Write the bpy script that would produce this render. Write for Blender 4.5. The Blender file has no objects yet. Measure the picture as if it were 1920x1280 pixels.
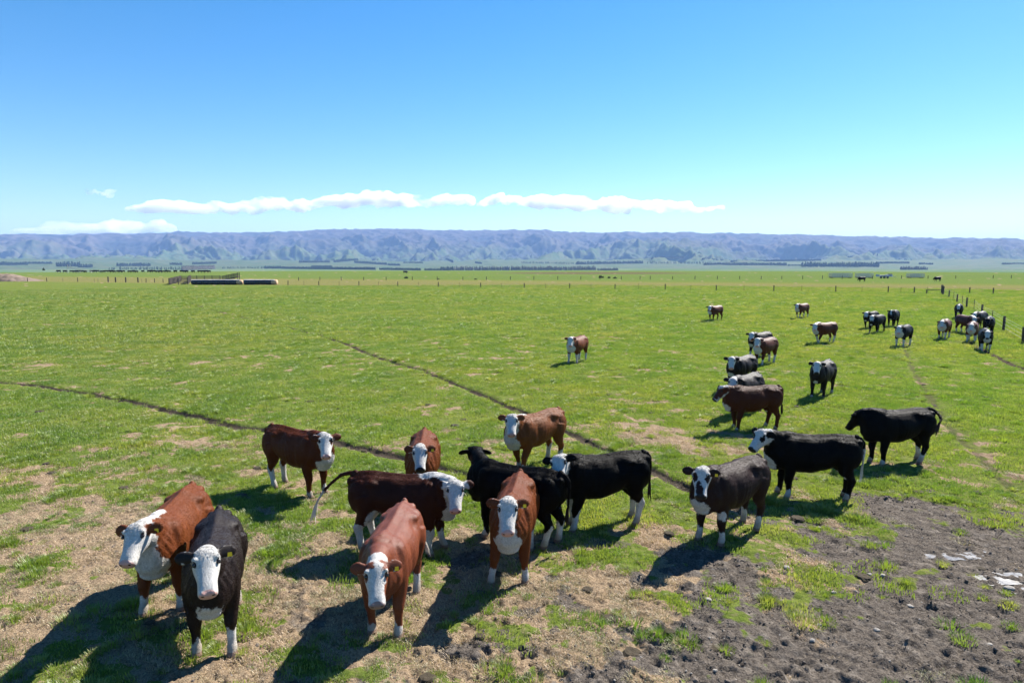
import bpy, bmesh, math, random
import numpy as np
from mathutils import Vector, Matrix

# ------------------------------------------------------------------ camera, sky, sun, exposure
R = math.radians
scene = bpy.context.scene
rng = np.random.default_rng(7)
random.seed(7)
CAM_H, PITCH, FPX = 4.8, 6.55, 1280.0
cam_data = bpy.data.cameras.new('camera')
cam_data.sensor_width = 36.0
cam_data.lens = 36.0 * FPX / 1920.0
cam_data.clip_start = 0.1
cam_data.clip_end = 120000.0
cam = bpy.data.objects.new('camera', cam_data)
scene.collection.objects.link(cam)
cam.location = (0, 0, CAM_H)
cam.rotation_euler = (R(90 - PITCH), 0, 0)
scene.camera = cam

SUN_AZ, SUN_EL = 44.0, 43.0            # degrees to the right of straight ahead, degrees up
world = bpy.data.worlds.new('World')
scene.world = world
world.use_nodes = True
wn = world.node_tree
sky = wn.nodes.new('ShaderNodeTexSky')
sky.sky_type = 'NISHITA'
sky.sun_disc = False
sky.sun_elevation = R(SUN_EL)
sky.sun_rotation = R(SUN_AZ)
sky.altitude = 200
sky.air_density = 1.0
sky.dust_density = 0.12
sky.ozone_density = 2.9
bg = wn.nodes['Background']
bg.inputs['Strength'].default_value = 0.061
hsv = wn.nodes.new('ShaderNodeHueSaturation')
hsv.inputs['Saturation'].default_value = 1.38
wn.links.new(sky.outputs['Color'], hsv.inputs['Color'])
wn.links.new(hsv.outputs['Color'], bg.inputs['Color'])

sun_data = bpy.data.lights.new('sun', 'SUN')
sun_data.energy = 5.0
sun_data.angle = R(0.53)
sun_data.color = (1.0, 0.95, 0.87)
sun = bpy.data.objects.new('sun', sun_data)
scene.collection.objects.link(sun)
sdir = Vector((math.sin(R(SUN_AZ)) * math.cos(R(SUN_EL)), math.cos(R(SUN_AZ)) * math.cos(R(SUN_EL)), math.sin(R(SUN_EL))))
sun.rotation_euler = sdir.to_track_quat('Z', 'Y').to_euler()
sun.location = (30, 30, 40)

vs = scene.view_settings
scene.display_settings.display_device = 'sRGB'
vs.view_transform = 'Standard'
vs.look = 'None'
vs.gamma = 1.0
vs.use_curve_mapping = False
vs.exposure = 1.48
cy = scene.cycles
cy.use_denoising = True
cy.diffuse_bounces = 3
cy.glossy_bounces = 2
cy.transmission_bounces = 4
cy.transparent_max_bounces = 8
cy.sample_clamp_direct = 12
cy.volume_bounces = 14
cy.volume_step_rate = 0.12
cy.max_bounces = 14

# ------------------------------------------------------------------ helpers
COL = scene.collection


def px_dir(u, v):
    """direction of a point of the photograph (1920 x 1280) in the world"""
    x, z = (u - 960.0) / FPX, (640.0 - v) / FPX
    c, s = math.cos(R(PITCH)), math.sin(R(PITCH))
    return Vector((x, c + z * s, -s + z * c))


def px_z(u, v, z=0.0):
    d = px_dir(u, v)
    t = (z - CAM_H) / d.z
    return Vector((d.x * t, d.y * t, z))


def link(ob, parent=None):
    COL.objects.link(ob)
    if parent is not None:
        ob.parent = parent
    return ob


def mesh_obj(name, verts, faces, mat=None, parent=None, smooth=False):
    me = bpy.data.meshes.new(name)
    me.from_pydata([tuple(v) for v in verts], [], faces)
    if smooth:
        me.polygons.foreach_set('use_smooth', [True] * len(me.polygons))
    if mat is not None:
        me.materials.append(mat)
    me.update()
    return link(bpy.data.objects.new(name, me), parent)


def share(name, me, parent=None, loc=(0, 0, 0), rz=0.0, scale=(1, 1, 1)):
    ob = bpy.data.objects.new(name, me)
    ob.location, ob.rotation_euler, ob.scale = loc, (0, 0, rz), scale
    return link(ob, parent)


def empty(name, loc=(0, 0, 0), rz=0.0):
    ob = bpy.data.objects.new(name, None)
    ob.location, ob.rotation_euler = loc, (0, 0, rz)
    return link(ob)


def tag(ob, label=None, cat=None, group=None, kind=None):
    if label: ob['label'] = label
    if cat: ob['category'] = cat
    if group: ob['group'] = group
    if kind: ob['kind'] = kind
    return ob


class NT:
    """small node-tree writer"""
    def __init__(self, name, disp=False):
        self.m = bpy.data.materials.new(name)
        self.m.use_nodes = True
        self.t = self.m.node_tree
        self.b = self.t.nodes['Principled BSDF']
        self.o = self.t.nodes['Material Output']

    def n(self, typ, **kw):
        nd = self.t.nodes.new(typ)
        for k, v in kw.items():
            if k.startswith('i_'):
                key = k[2:].replace('_', ' ')
                nd.inputs[int(key) if key.isdigit() else key].default_value = v
            else:
                setattr(nd, k, v)
        return nd

    def l(self, a, b):
        self.t.links.new(a, b)

    def val(self, sock, x):
        if hasattr(x, 'is_linked') or hasattr(x, 'links'):
            self.l(x, sock)
        else:
            sock.default_value = x

    def math(self, op, a, b=0.0, c=None, clamp=False):
        nd = self.t.nodes.new('ShaderNodeMath')
        nd.operation, nd.use_clamp = op, clamp
        self.val(nd.inputs[0], a); self.val(nd.inputs[1], b)
        if c is not None: self.val(nd.inputs[2], c)
        return nd.outputs[0]

    def step(self, x, lo, hi):
        nd = self.t.nodes.new('ShaderNodeMapRange')
        nd.interpolation_type = 'SMOOTHSTEP'
        self.val(nd.inputs['Value'], x)
        nd.inputs['From Min'].default_value = lo
        nd.inputs['From Max'].default_value = hi
        return nd.outputs['Result']

    def mix(self, f, a, b, mode='MIX'):
        nd = self.t.nodes.new('ShaderNodeMix')
        nd.data_type, nd.blend_type = 'RGBA', mode
        self.val(nd.inputs[0], f)
        for s, x in ((nd.inputs[6], a), (nd.inputs[7], b)):
            if isinstance(x, tuple): s.default_value = (x[0], x[1], x[2], 1)
            else: self.l(x, s)
        return nd.outputs[2]

    def attr(self, name, out='Fac'):
        return self.n('ShaderNodeAttribute', attribute_name=name).outputs[out]

    def noise(self, scale, detail=3.0, rough=0.55, vec=None, dist=0.0, out='Fac'):
        nd = self.n('ShaderNodeTexNoise')
        nd.inputs['Scale'].default_value = scale
        nd.inputs['Detail'].default_value = detail
        nd.inputs['Roughness'].default_value = rough
        nd.inputs['Distortion'].default_value = dist
        if vec is not None: self.l(vec, nd.inputs['Vector'])
        return nd.outputs[out]

    def coord(self, scale=(1, 1, 1), kind='Object'):
        tc = self.n('ShaderNodeTexCoord')
        mp = self.n('ShaderNodeMapping')
        mp.inputs['Scale'].default_value = scale
        self.l(tc.outputs[kind], mp.inputs['Vector'])
        return mp.outputs['Vector']

    def bump(self, h, strength, dist):
        nd = self.n('ShaderNodeBump')
        nd.inputs['Strength'].default_value = strength
        nd.inputs['Distance'].default_value = dist
        self.l(h, nd.inputs['Height'])
        self.l(nd.outputs['Normal'], self.b.inputs['Normal'])
        return nd.outputs['Normal']

    def set(self, **kw):
        for k, v in kw.items():
            s = self.b.inputs[k.replace('_', ' ')]
            if isinstance(v, tuple): s.default_value = (v[0], v[1], v[2], 1)
            else: self.val(s, v)
        return self


def simple_mat(name, col, rough=0.8, var=0.25, scale=6.0, spec=0.3, bump=0.0):
    t = NT(name)
    n = t.noise(scale, 5, vec=t.coord())
    dark = tuple(c * (1 - var) for c in col)
    lite = tuple(min(1, c * (1 + var)) for c in col)
    t.set(Base_Color=t.mix(n, dark, lite), Roughness=rough)
    t.b.inputs['Specular IOR Level'].default_value = spec
    if bump: t.bump(n, bump, 0.02)
    return t.m


# ---- noise on numpy arrays
def _hash(ix, iy, seed):
    h = (ix.astype(np.int64) * 374761393 + iy.astype(np.int64) * 668265263 + seed * 974634777) & 0x7fffffff
    h = ((h ^ (h >> 13)) * 1274126177) & 0x7fffffff
    h = h ^ (h >> 16)
    return (h & 0xffff) / 65535.0


def vnoise(x, y, seed=0):
    ix, iy = np.floor(x), np.floor(y)
    fx, fy = x - ix, y - iy
    fx = fx * fx * fx * (fx * (fx * 6 - 15) + 10); fy = fy * fy * fy * (fy * (fy * 6 - 15) + 10)
    a, b = _hash(ix, iy, seed), _hash(ix + 1, iy, seed)
    c, d = _hash(ix, iy + 1, seed), _hash(ix + 1, iy + 1, seed)
    return (a + (b - a) * fx) * (1 - fy) + (c + (d - c) * fx) * fy


def fbm(x, y, octs=4, seed=0, gain=0.5):
    t, a, w = 0.0, 1.0, 0.0
    for o in range(octs):
        t = t + a * vnoise(x * 2 ** o + 17.3 * o, y * 2 ** o - 9.1 * o, seed + o)
        w += a; a *= gain
    return t / w


def sstep(x, lo, hi):
    t = np.clip((x - lo) / (hi - lo), 0, 1)
    return t * t * (3 - 2 * t)


def seg_dist(P, a, b):
    a, b = np.asarray(a, float), np.asarray(b, float)
    d = b - a
    t = np.clip(((P - a) @ d) / max(1e-9, d @ d), 0, 1)
    return np.linalg.norm(P - (a + t[:, None] * d), axis=1)


def poly_dist(X, Y, pts):
    """distance to an open polyline"""
    P = np.stack([X, Y], 1)
    out = np.full(len(X), 1e9)
    for a, b in zip(pts[:-1], pts[1:]):
        out = np.minimum(out, seg_dist(P, a, b))
    return out


def poly_sd(X, Y, pts):
    """signed distance to a closed polygon, positive inside"""
    d = poly_dist(X, Y, pts + pts[:1])
    ins = np.zeros(len(X), bool)
    n = len(pts)
    for i in range(n):
        (x1, y1), (x2, y2) = pts[i], pts[(i + 1) % n]
        if y1 == y2: continue
        c = ((y1 > Y) != (y2 > Y)) & (X < (x2 - x1) * (Y - y1) / (y2 - y1) + x1)
        ins ^= c
    return np.where(ins, d, -d)


def gpts(lst):
    return [tuple(px_z(u, v)[:2]) for u, v in lst]


# ------------------------------------------------------------------ the lie of the paddock
MUD = gpts([(1090, 1290), (1290, 1190), (1400, 1085), (1530, 1010), (1670, 950), (1800, 940), (1930, 975), (2300, 1030),
            (2300, 1600), (900, 1600)])
TRACKS = [(gpts([(-200, 700), (-60, 712), (60, 719), (160, 735), (270, 757), (360, 777), (440, 797), (510, 806), (600, 822), (680, 840), (760, 858), (850, 880), (930, 905)]), 0.19, 1.0),
          (gpts([(360, 570), (430, 590), (530, 610), (600, 630), (650, 645), (690, 663), (740, 680), (790, 693), (830, 710), (890, 733), (945, 757), (1010, 785), (1070, 810), (1120, 836), (1200, 870), (1300, 915), (1400, 955)]), 0.15, 0.9),
          (gpts([(1690, 610), (1697, 650), (1706, 680), (1722, 710), (1742, 740), (1768, 785), (1800, 820), (1850, 865), (1900, 915)]), 0.15, 0.42),
          (gpts([(1815, 640), (1850, 658), (1885, 675), (1930, 695), (1990, 720)]), 0.16, 0.8),
          (gpts([(1768, 785), (1850, 850), (1960, 940)]), 0.2, 0.3)]
PALE = [(1200, 822, 1.7), (770, 766, 1.1), (265, 832, .7), (655, 725, .8), (560, 706, .6), (80, 985, 1.5), (130, 683, 1.0), (325, 716, .7), (390, 833, .8), (190, 1100, 1.6),
        (520, 1030, 1.2), (620, 1190, 1.2), (800, 1230, 1.4), (1110, 1130, 1.3), (250, 1040, 1.2), (60, 1190, 1.0), (900, 1050, 1.0), (1270, 556, 4.0), (1150, 705, .8), (840, 728, .6), (1210, 693, 1.),
        (480, 960, .9), (1160, 1010, 1.), (560, 985, .9), (20, 810, .5), (90, 890, .9)]
PALE = [(px_z(u, v)[0], px_z(u, v)[1], r) for u, v, r in PALE]
F1A, F1B = px_z(0, 528), px_z(1920, 552)          # the fence across the back of the paddock


def pugging(X, Y, cell, seed):
    """round hoof prints: 1 in the middle of a print, 0 outside"""
    ix, iy = np.floor(X / cell), np.floor(Y / cell)
    best = np.full(len(X), 9.0)
    for dx in (-1, 0, 1):
        for dy in (-1, 0, 1):
            jx, jy = ix + dx, iy + dy
            cx = (jx + .15 + .7 * _hash(jx, jy, seed)) * cell; cy_ = (jy + .15 + .7 * _hash(jx, jy, seed + 1)) * cell
            rad = .045 + .04 * _hash(jx, jy, seed + 2)
            use = _hash(jx, jy, seed + 3) < .5
            best = np.where(use, np.minimum(best, np.hypot(X - cx, Y - cy_) / rad), best)
    return sstep(best, 1.15, .55), sstep(np.abs(best - 1.35), .4, .05)


def fields(X, Y):
    """straw (dead grass), mud and track strength, height of the ground"""
    r = np.hypot(X, Y)
    n1 = fbm(X * 1.5, Y * 1.5, 5, 3, .66)
    n2 = fbm(X * 0.22, Y * 0.22, 3, 11)
    nf = fbm(X * 3.3, Y * 3.3, 4, 29, .62)
    thr = np.interp(r, [7, 11, 14, 17, 22, 30, 60, 140], [.50, .505, .525, .545, .57, .59, .615, .655])
    right = sstep(X / np.maximum(r, 1), .12, .5) * sstep(r, 22, 12)
    thr = thr + .03 * right
    pale = np.zeros_like(X)
    for cx, cy_, rad in PALE:
        near = np.exp(-(((X - cx) / (rad * 1.5)) ** 2 + ((Y - cy_) / rad) ** 2))
        pale = np.maximum(pale, near)
    s = n1 * .5 + nf * .32 + n2 * .18 + pale * .085
    straw = sstep(s, thr - .025, thr + .05)
    md = poly_sd(X, Y, MUD)
    mud = sstep(md + (fbm(X * 1.1, Y * 1.1, 6, 41, .7) - .5) * 9.0, -1.0, 1.1)
    mud = np.where(md < -4, 0, mud)
    # dark churned spots between the feet of the mob
    churn = sstep(fbm(X * 1.5, Y * 1.5, 4, 77, .6), .60, .68) * sstep(r, 13.5, 10.5) * sstep(X, -6, -1)
    mud = np.maximum(mud, churn * .75)
    tr = np.zeros_like(X)
    wob = (fbm(X * 1.3, Y * 1.3, 4, 53, .7) - .5) * .5
    for pts, w, k in TRACKS:
        if k == 0: continue
        d = poly_dist(X, Y, pts) + wob * .5
        ww = w * (1 + .6 * (fbm(X * .8, Y * .8, 2, 61) - .5))
        tr = np.maximum(tr, k * sstep(d, ww * 1.5, ww * .55))
    fine = fbm(X * 7.0, Y * 7.0, 3, 91, .6) - .5
    mid = fbm(X * 2.2, Y * 2.2, 3, 97) - .5
    fall = sstep(r, 60, 20)
    h = fall * (mid * (.05 - .02 * mud) + fine * (.03 + .075 * mud + .07 * straw)) - .11 * tr * sstep(r, 130, 40)
    near = (r < 19) & (r > 4)
    if near.any():
        xn, yn = X[near], Y[near]
        wx, wy = (fbm(xn * 5, yn * 5, 3, 621, .65) - .5) * .22, (fbm(xn * 5, yn * 5, 3, 631, .65) - .5) * .22
        hole, rim = pugging(xn + wx, yn + wy, .19, 601)
        hole = hole * (.3 + 1.1 * fbm(xn * 1.9, yn * 1.9, 2, 641))
        k_ = (.15 + .85 * np.maximum(mud, straw))[near] * sstep(r[near], 19, 13) * sstep(fbm(X[near] * .7, Y[near] * .7, 2, 611), .35, .6)
        h = h.copy() if isinstance(h, np.ndarray) else h
        h[near] += k_ * (-.045 * hole + .016 * rim)
    h = h + sstep(r, 400, 30) * (fbm(X * .05, Y * .05, 2, 5) - .5) * .12 - .03 * mud
    return straw, mud, tr, h


def track_dist(X, Y):
    d = np.full(len(X), 1e9)
    for pts, w, k in TRACKS:
        if k > .4: d = np.minimum(d, poly_dist(X, Y, pts) - w)
    return d


def ground_z(x, y):
    # the height a hoof stands on: mean of a small neighbourhood
    dx, dy = np.meshgrid(np.linspace(-.12, .12, 4), np.linspace(-.12, .12, 4))
    return float(np.mean(fields(x + dx.ravel(), y + dy.ravel())[3]))


def build_ground():
    rs = [0.0, 3.0, 4.5, 5.4]
    while rs[-1] < 15: rs.append(rs[-1] * 1.0034)
    while rs[-1] < 46: rs.append(rs[-1] * 1.0048)
    while rs[-1] < 140: rs.append(rs[-1] * 1.012)
    while rs[-1] < 13800: rs.append(rs[-1] * 1.03)
    az = list(np.radians(np.arange(-180, -50, 6.5))) + list(np.arange(R(-50), R(50), .0037)) + list(np.radians(np.arange(50, 180, 6.5)))
    rs, az = np.array(rs[1:]), np.array(az)
    RR, AA = np.meshgrid(rs, az, indexing='ij')
    X, Y = (RR * np.sin(AA)).ravel(), (RR * np.cos(AA)).ravel()
    straw, mud, tr, h = fields(X, Y)
    nr, na = len(rs), len(az)
    # beyond the paddock the land steps down a terrace to the wide plain
    rr = np.hypot(X, Y)
    h = h - sstep(rr, 430, 640) * 18 - sstep(rr, 2900, 3100) * 12
    co = np.stack([X, Y, h], 1)
    co = np.vstack([co, [[0, 0, 0]]])
    i, j = np.meshgrid(np.arange(nr - 1), np.arange(na), indexing='ij')
    j2 = (j + 1) % na
    q = np.stack([i * na + j, i * na + j2, (i + 1) * na + j2, (i + 1) * na + j], -1).reshape(-1, 4)[:, ::-1]
    tri = np.array([[len(co) - 1, (k + 1) % na, k] for k in range(na)])[:, ::-1]
    me = bpy.data.meshes.new('ground')
    nq, nt = len(q), len(tri)
    me.vertices.add(len(co)); me.vertices.foreach_set('co', co.ravel())
    me.loops.add(nq * 4 + nt * 3)
    me.loops.foreach_set('vertex_index', np.concatenate([q.ravel(), tri.ravel()]))
    me.polygons.add(nq + nt)
    me.polygons.foreach_set('loop_start', np.concatenate([np.arange(nq) * 4, nq * 4 + np.arange(nt) * 3]))
    me.polygons.foreach_set('use_smooth', np.ones(nq + nt, bool))
    me.update(); me.validate()
    # what grows where
    d1 = (X - F1A.x) * (F1B.y - F1A.y) - (Y - F1A.y) * (F1B.x - F1A.x)
    d1 = -d1 / math.hypot(F1B.x - F1A.x, F1B.y - F1A.y)         # metres beyond the back fence
    rough = sstep(d1, -2, 6) * sstep(d1, 62, 40)
    beyond = sstep(d1, 52, 70)
    far = sstep(rr, 420, 800)
    tb = sstep(fbm(X * .006, Y * .004, 3, 8), .42, .58)
    lush = np.array([.092, .14, .022]); olive = np.array([.165, .15, .055]); field = np.array([.10, .145, .035]); plain = np.array([.12, .165, .07])
    tone = lush + (np.array([.135, .15, .038]) - lush) * (fbm(X * .12, Y * .12, 4, 15))[:, None]
    for w, c in ((rough, olive), (beyond, field), (far, plain)):
        tone = tone + (c - tone) * w[:, None]
    fieldmix = (tb * far)[:, None]
    tone = tone + (np.array([.07, .13, .035]) - tone) * fieldmix * .7
    brown = sstep(1 - np.hypot((X - px_z(1120, 512)[0]) / 55, (Y - 330) / 45), 0, .4)
    tone = tone + (np.array([.10, .075, .05]) - tone) * brown[:, None]
    one = np.ones((len(X) + 1, 4)); one[:-1, :3] = tone; one[-1, :3] = tone[0]
    ca = me.attributes.new('tone', 'FLOAT_COLOR', 'POINT'); ca.data.foreach_set('color', one.ravel())
    for nm, arr in (('straw', straw), ('mud', mud), ('track', tr)):
        a = me.attributes.new(nm, 'FLOAT', 'POINT')
        a.data.foreach_set('value', np.append(arr, 0.0))
    me.materials.append(ground_material())
    ob = link(bpy.data.objects.new('ground', me))
    tag(ob, 'wide green cattle paddock with dead straw patches and a muddy corner', 'ground', kind='structure')
    return ob


def ground_material():
    t = NT('pasture_ground')
    v = t.coord()
    n_fine = t.noise(34, 8, .72, v)
    n_mid = t.noise(6, 5, .6, v)
    n_tuft = t.noise(1.6, 6, .65, v)
    tone = t.attr('tone', 'Color')
    turf = t.mix(t.math('MULTIPLY', t.step(n_mid, .35, .7), .55), tone, (.05, .085, .015))
    turf = t.mix(t.math('MULTIPLY', t.step(n_tuft, .52, .72), .5), turf, (.15, .18, .045))
    straw_c = t.mix(t.step(n_fine, .3, .7), (.13, .088, .055), (.33, .25, .165))
    straw_c = t.mix(t.step(n_mid, .55, .75), straw_c, (.11, .075, .05))
    mud_c = t.mix(t.step(n_fine, .32, .68), (.045, .038, .032), (.15, .128, .108))
    mud_c = t.mix(t.step(n_mid, .5, .72), mud_c, (.185, .16, .135))
    n_gap = t.noise(9, 6, .68, v)
    turf = t.mix(t.math('MULTIPLY', t.step(n_gap, .5, .68), .55), turf, t.mix(n_fine, (.09, .07, .045), (.30, .235, .15)))
    trk = t.mix(n_fine, (.03, .024, .018), (.10, .08, .06))
    c = t.mix(t.step(t.math('ADD', t.attr('straw'), t.math('MULTIPLY', t.math('SUBTRACT', n_mid, .5), .5)), .25, .65), turf, straw_c)
    c = t.mix(t.step(t.math('ADD', t.attr('mud'), t.math('MULTIPLY', t.math('SUBTRACT', n_mid, .5), .5)), .3, .65), c, mud_c)
    c = t.mix(t.step(t.attr('track'), .2, .6), c, trk)
    t.set(Base_Color=c, Roughness=.85)
    t.b.inputs['Specular IOR Level'].default_value = .0
    hgt = t.math('ADD', t.math('MULTIPLY', n_fine, .5), n_mid)
    t.bump(hgt, 1.0, .06)
    return t.m


build_ground()

# ------------------------------------------------------------------ hills
CREST = [(-700, 446), (-300, 442), (0, 440), (120, 439), (300, 437), (330, 433), (400, 437), (500, 436), (620, 431), (760, 430), (860, 433), (1020, 431), (1060, 435), (1280, 436), (1430, 438),
         (1560, 442), (1700, 445), (1800, 446), (1920, 449), (2300, 452), (2800, 450)]


def build_hills():
    az = np.arange(R(-58), R(58), .0019)
    rs = np.concatenate([np.linspace(2600, 4200, 45), np.linspace(4230, 9000, 230), np.linspace(9100, 12500, 14)])
    ca, ce = [], []
    for u, v in CREST:
        d = px_dir(u, v)
        ca.append(math.atan2(d.x, d.y)); ce.append(d.z / math.hypot(d.x, d.y))
    RR, AA = np.meshgrid(rs, az, indexing='ij')
    RC = 8600.0
    crest = CAM_H + RC * np.interp(AA, ca, ce)
    x, y = AA * 7500, RR
    warp = (fbm(x / 1500, y / 1500, 3, 201) - .5) * 900
    foot = 4300 + (fbm(x / 1800, y * 0 + .5, 3, 211) - .5) * 1500
    t = np.clip((RR - foot) / (RC - foot), 0, 1.3)
    S = .55 * sstep(t, -.08, 1.0) + .45 * np.clip(t, 0, 1) ** .8
    S = np.where(t > 1, 1 - .25 * np.clip(t - 1, 0, 1), S)
    plain = -18 + sstep(RR, 2620, 5400) * 64
    base = plain + (crest - plain) * S

    def ridged(px, py, octs, seed):
        tot, a, w = 0, 1.0, 0
        for o in range(octs):
            n = vnoise(px * 2 ** o + o * 31.7, py * 2 ** o + o * 11.9, seed + o)
            tot = tot + a * (1 - np.abs(2 * n - 1)) ** 1.6; w += a; a *= .52
        return tot / w
    rd = ridged((x + warp) / 640, (y + warp * .6) / 1250, 6, 221)
    rd2 = ridged((x - warp * .5) / 230, (y + warp) / 300, 4, 241)
    env = np.clip(S * (1.0 - S) * 4, 0, 1) ** .9
    h = base + env * ((rd - .9) * 300 + (rd2 - .7) * 70)
    edge = sstep(S, .9, 1.0)
    tors = sstep(fbm(x / 110, y / 160, 3, 261), .60, .72) * 7 * edge
    h = h + tors + edge * (fbm(x / 500, y / 900, 4, 271) - .5) * 9
    h = h + sstep(S, .0, .2) * ((fbm(x / 95, y / 120, 3, 281) - .5) * 34 + (ridged((x + warp) / 120, (y - warp) / 210, 3, 291) - .6) * 30 * (1 - .7 * edge))
    h = np.where(RR < 2650, -24.0, h)
    X, Y = RR * np.sin(AA), RR * np.cos(AA)
    co = np.stack([X, Y, h], -1).reshape(-1, 3)
    nr, na = len(rs), len(az)
    i, j = np.meshgrid(np.arange(nr - 1), np.arange(na - 1), indexing='ij')
    q = np.stack([i * na + j, (i + 1) * na + j, (i + 1) * na + j + 1, i * na + j + 1], -1).reshape(-1, 4)[:, ::-1]
    me = bpy.data.meshes.new('hills')
    me.vertices.add(len(co)); me.vertices.foreach_set('co', co.ravel())
    me.loops.add(len(q) * 4); me.loops.foreach_set('vertex_index', q.ravel())
    me.polygons.add(len(q)); me.polygons.foreach_set('loop_start', np.arange(len(q)) * 4)
    me.polygons.foreach_set('use_smooth', np.ones(len(q), bool))
    me.update(); me.validate()
    a = me.attributes.new('lift', 'FLOAT', 'POINT'); a.data.foreach_set('value', np.clip(S, 0, 1).ravel())
    a = me.attributes.new('ridge', 'FLOAT', 'POINT'); a.data.foreach_set('value', rd.ravel())
    t = NT('tussock_hills')
    v = t.coord((.001, .001, .001))
    n1, n2 = t.noise(2.2, 6, .6, v), t.noise(11, 6, .65, v)
    lift = t.math('ADD', t.attr('lift'), t.math('MULTIPLY', t.math('SUBTRACT', n1, .5), .7))
    c = t.mix(t.step(n2, .35, .65), (.05, .085, .03), (.09, .10, .045))
    c = t.mix(t.step(lift, .3, .8), c, t.mix(t.step(n2, .4, .62), (.05, .043, .042), (.10, .08, .066)))
    scrub = t.math('MULTIPLY', t.step(t.math('ADD', n2, t.math('MULTIPLY', t.math('SUBTRACT', .55, t.attr('ridge')), .6)), .53, .66), t.step(t.attr('lift'), .03, .2))
    c = t.mix(t.math('MULTIPLY', scrub, .9), c, (.03, .035, .03))
    t.set(Base_Color=c, Roughness=.95)
    t.b.inputs['Specular IOR Level'].default_value = .05
    me.materials.append(t.m)
    ob = link(bpy.data.objects.new('hills', me))
    tag(ob, 'long hazy blue range of bare tussock hills across the horizon', 'hills', kind='structure')
    grid = h

    def height(u, v_guess_r):
        a_ = math.atan2(px_dir(u, 490).x, px_dir(u, 490).y)
        ia = int(np.clip((a_ - az[0]) / .0019, 0, na - 1)); ir = int(np.argmin(abs(rs - v_guess_r)))
        return float(grid[ir, ia])
    return height


hill_z = build_hills()

# ------------------------------------------------------------------ cattle
def coat_material():
    t = NT('cattle_coat')
    v = t.coord((1, 1, 1))
    vs_ = t.coord((9, 34, 14))
    fur = t.noise(5.0, 4, .6, vs_)
    curl = t.noise(34, 3, .6, v, dist=1.2)
    patch = t.noise(3.0, 4, .6, v)
    coat = t.attr('coat', 'Color')
    dark = t.mix(1.0, coat, (.62, .55, .52), 'MULTIPLY')
    c = t.mix(t.step(fur, .32, .68), dark, coat)
    c = t.mix(t.math('MULTIPLY', t.step(patch, .42, .7), .35), c, t.mix(1.0, coat, (1.35, 1.4, 1.45), 'MULTIPLY'))
    ragged = t.math('MULTIPLY', t.math('SUBTRACT', t.noise(8.5, 5, .68, v), .5), .2)
    wf = t.step(t.math('ADD', t.attr('white'), ragged), -.012, .016)
    white = t.mix(t.step(curl, .3, .7), (.36, .345, .32), (.53, .51, .48))
    dirt = t.math('MULTIPLY', t.step(t.math('ADD', t.attr('low'), t.math('MULTIPLY', t.math('SUBTRACT', patch, .5), .9)), .36, .85), .75)
    white = t.mix(dirt, white, (.22, .17, .12))
    c = t.mix(wf, c, white)
    c = t.mix(t.step(t.attr('nose'), -.004, .008), c, t.attr('nosec', 'Color'))
    c = t.mix(t.step(t.attr('dark'), -.004, .004), c, (.012, .010, .009))
    c = t.mix(t.step(t.attr('hoof'), -.006, .006), c, (.17, .11, .085))
    t.set(Base_Color=c, Roughness=.5)
    b = t.b
    t.l(t.attr('gloss'), b.inputs['Specular IOR Level'])
    b.inputs['Sheen Weight'].default_value = .0
    b.inputs['Sheen Roughness'].default_value = .4
    t.l(t.mix(.5, c, (.5, .45, .42)), b.inputs['Sheen Tint'])
    h = t.math('ADD', t.math('MULTIPLY', fur, 1.0), t.math('MULTIPLY', curl, t.math('MULTIPLY', t.math('ADD', t.math('MULTIPLY', wf, .9), .25), .8)))
    t.bump(h, .5, .015)
    return t.m


M_COAT = coat_material()
M_EYE = simple_mat('cattle_eye', (.012, .009, .008), .15, .1, 20, .6)
M_TAG = simple_mat('yellow_tag_plastic', (.75, .52, .03), .4, .1, 30)
M_WHITE_HAIR = simple_mat('white_tail_hair', (.70, .65, .56), .8, .3, 40)
M_DARK_HAIR = simple_mat('dark_tail_hair', (.03, .018, .013), .8, .3, 40)

RED, RED2, RUST = (.13, .036, .0105), (.086, .022, .007), (.17, .055, .016)
DRED = (.045, .012, .006)
BROWN, BLACK = (.0125, .0072, .0062), (.0032, .0028, .0028)
PINK, GREYNOSE, BLACKNOSE = (.50, .29, .25), (.22, .15, .14), (.022, .02, .02)


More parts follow.
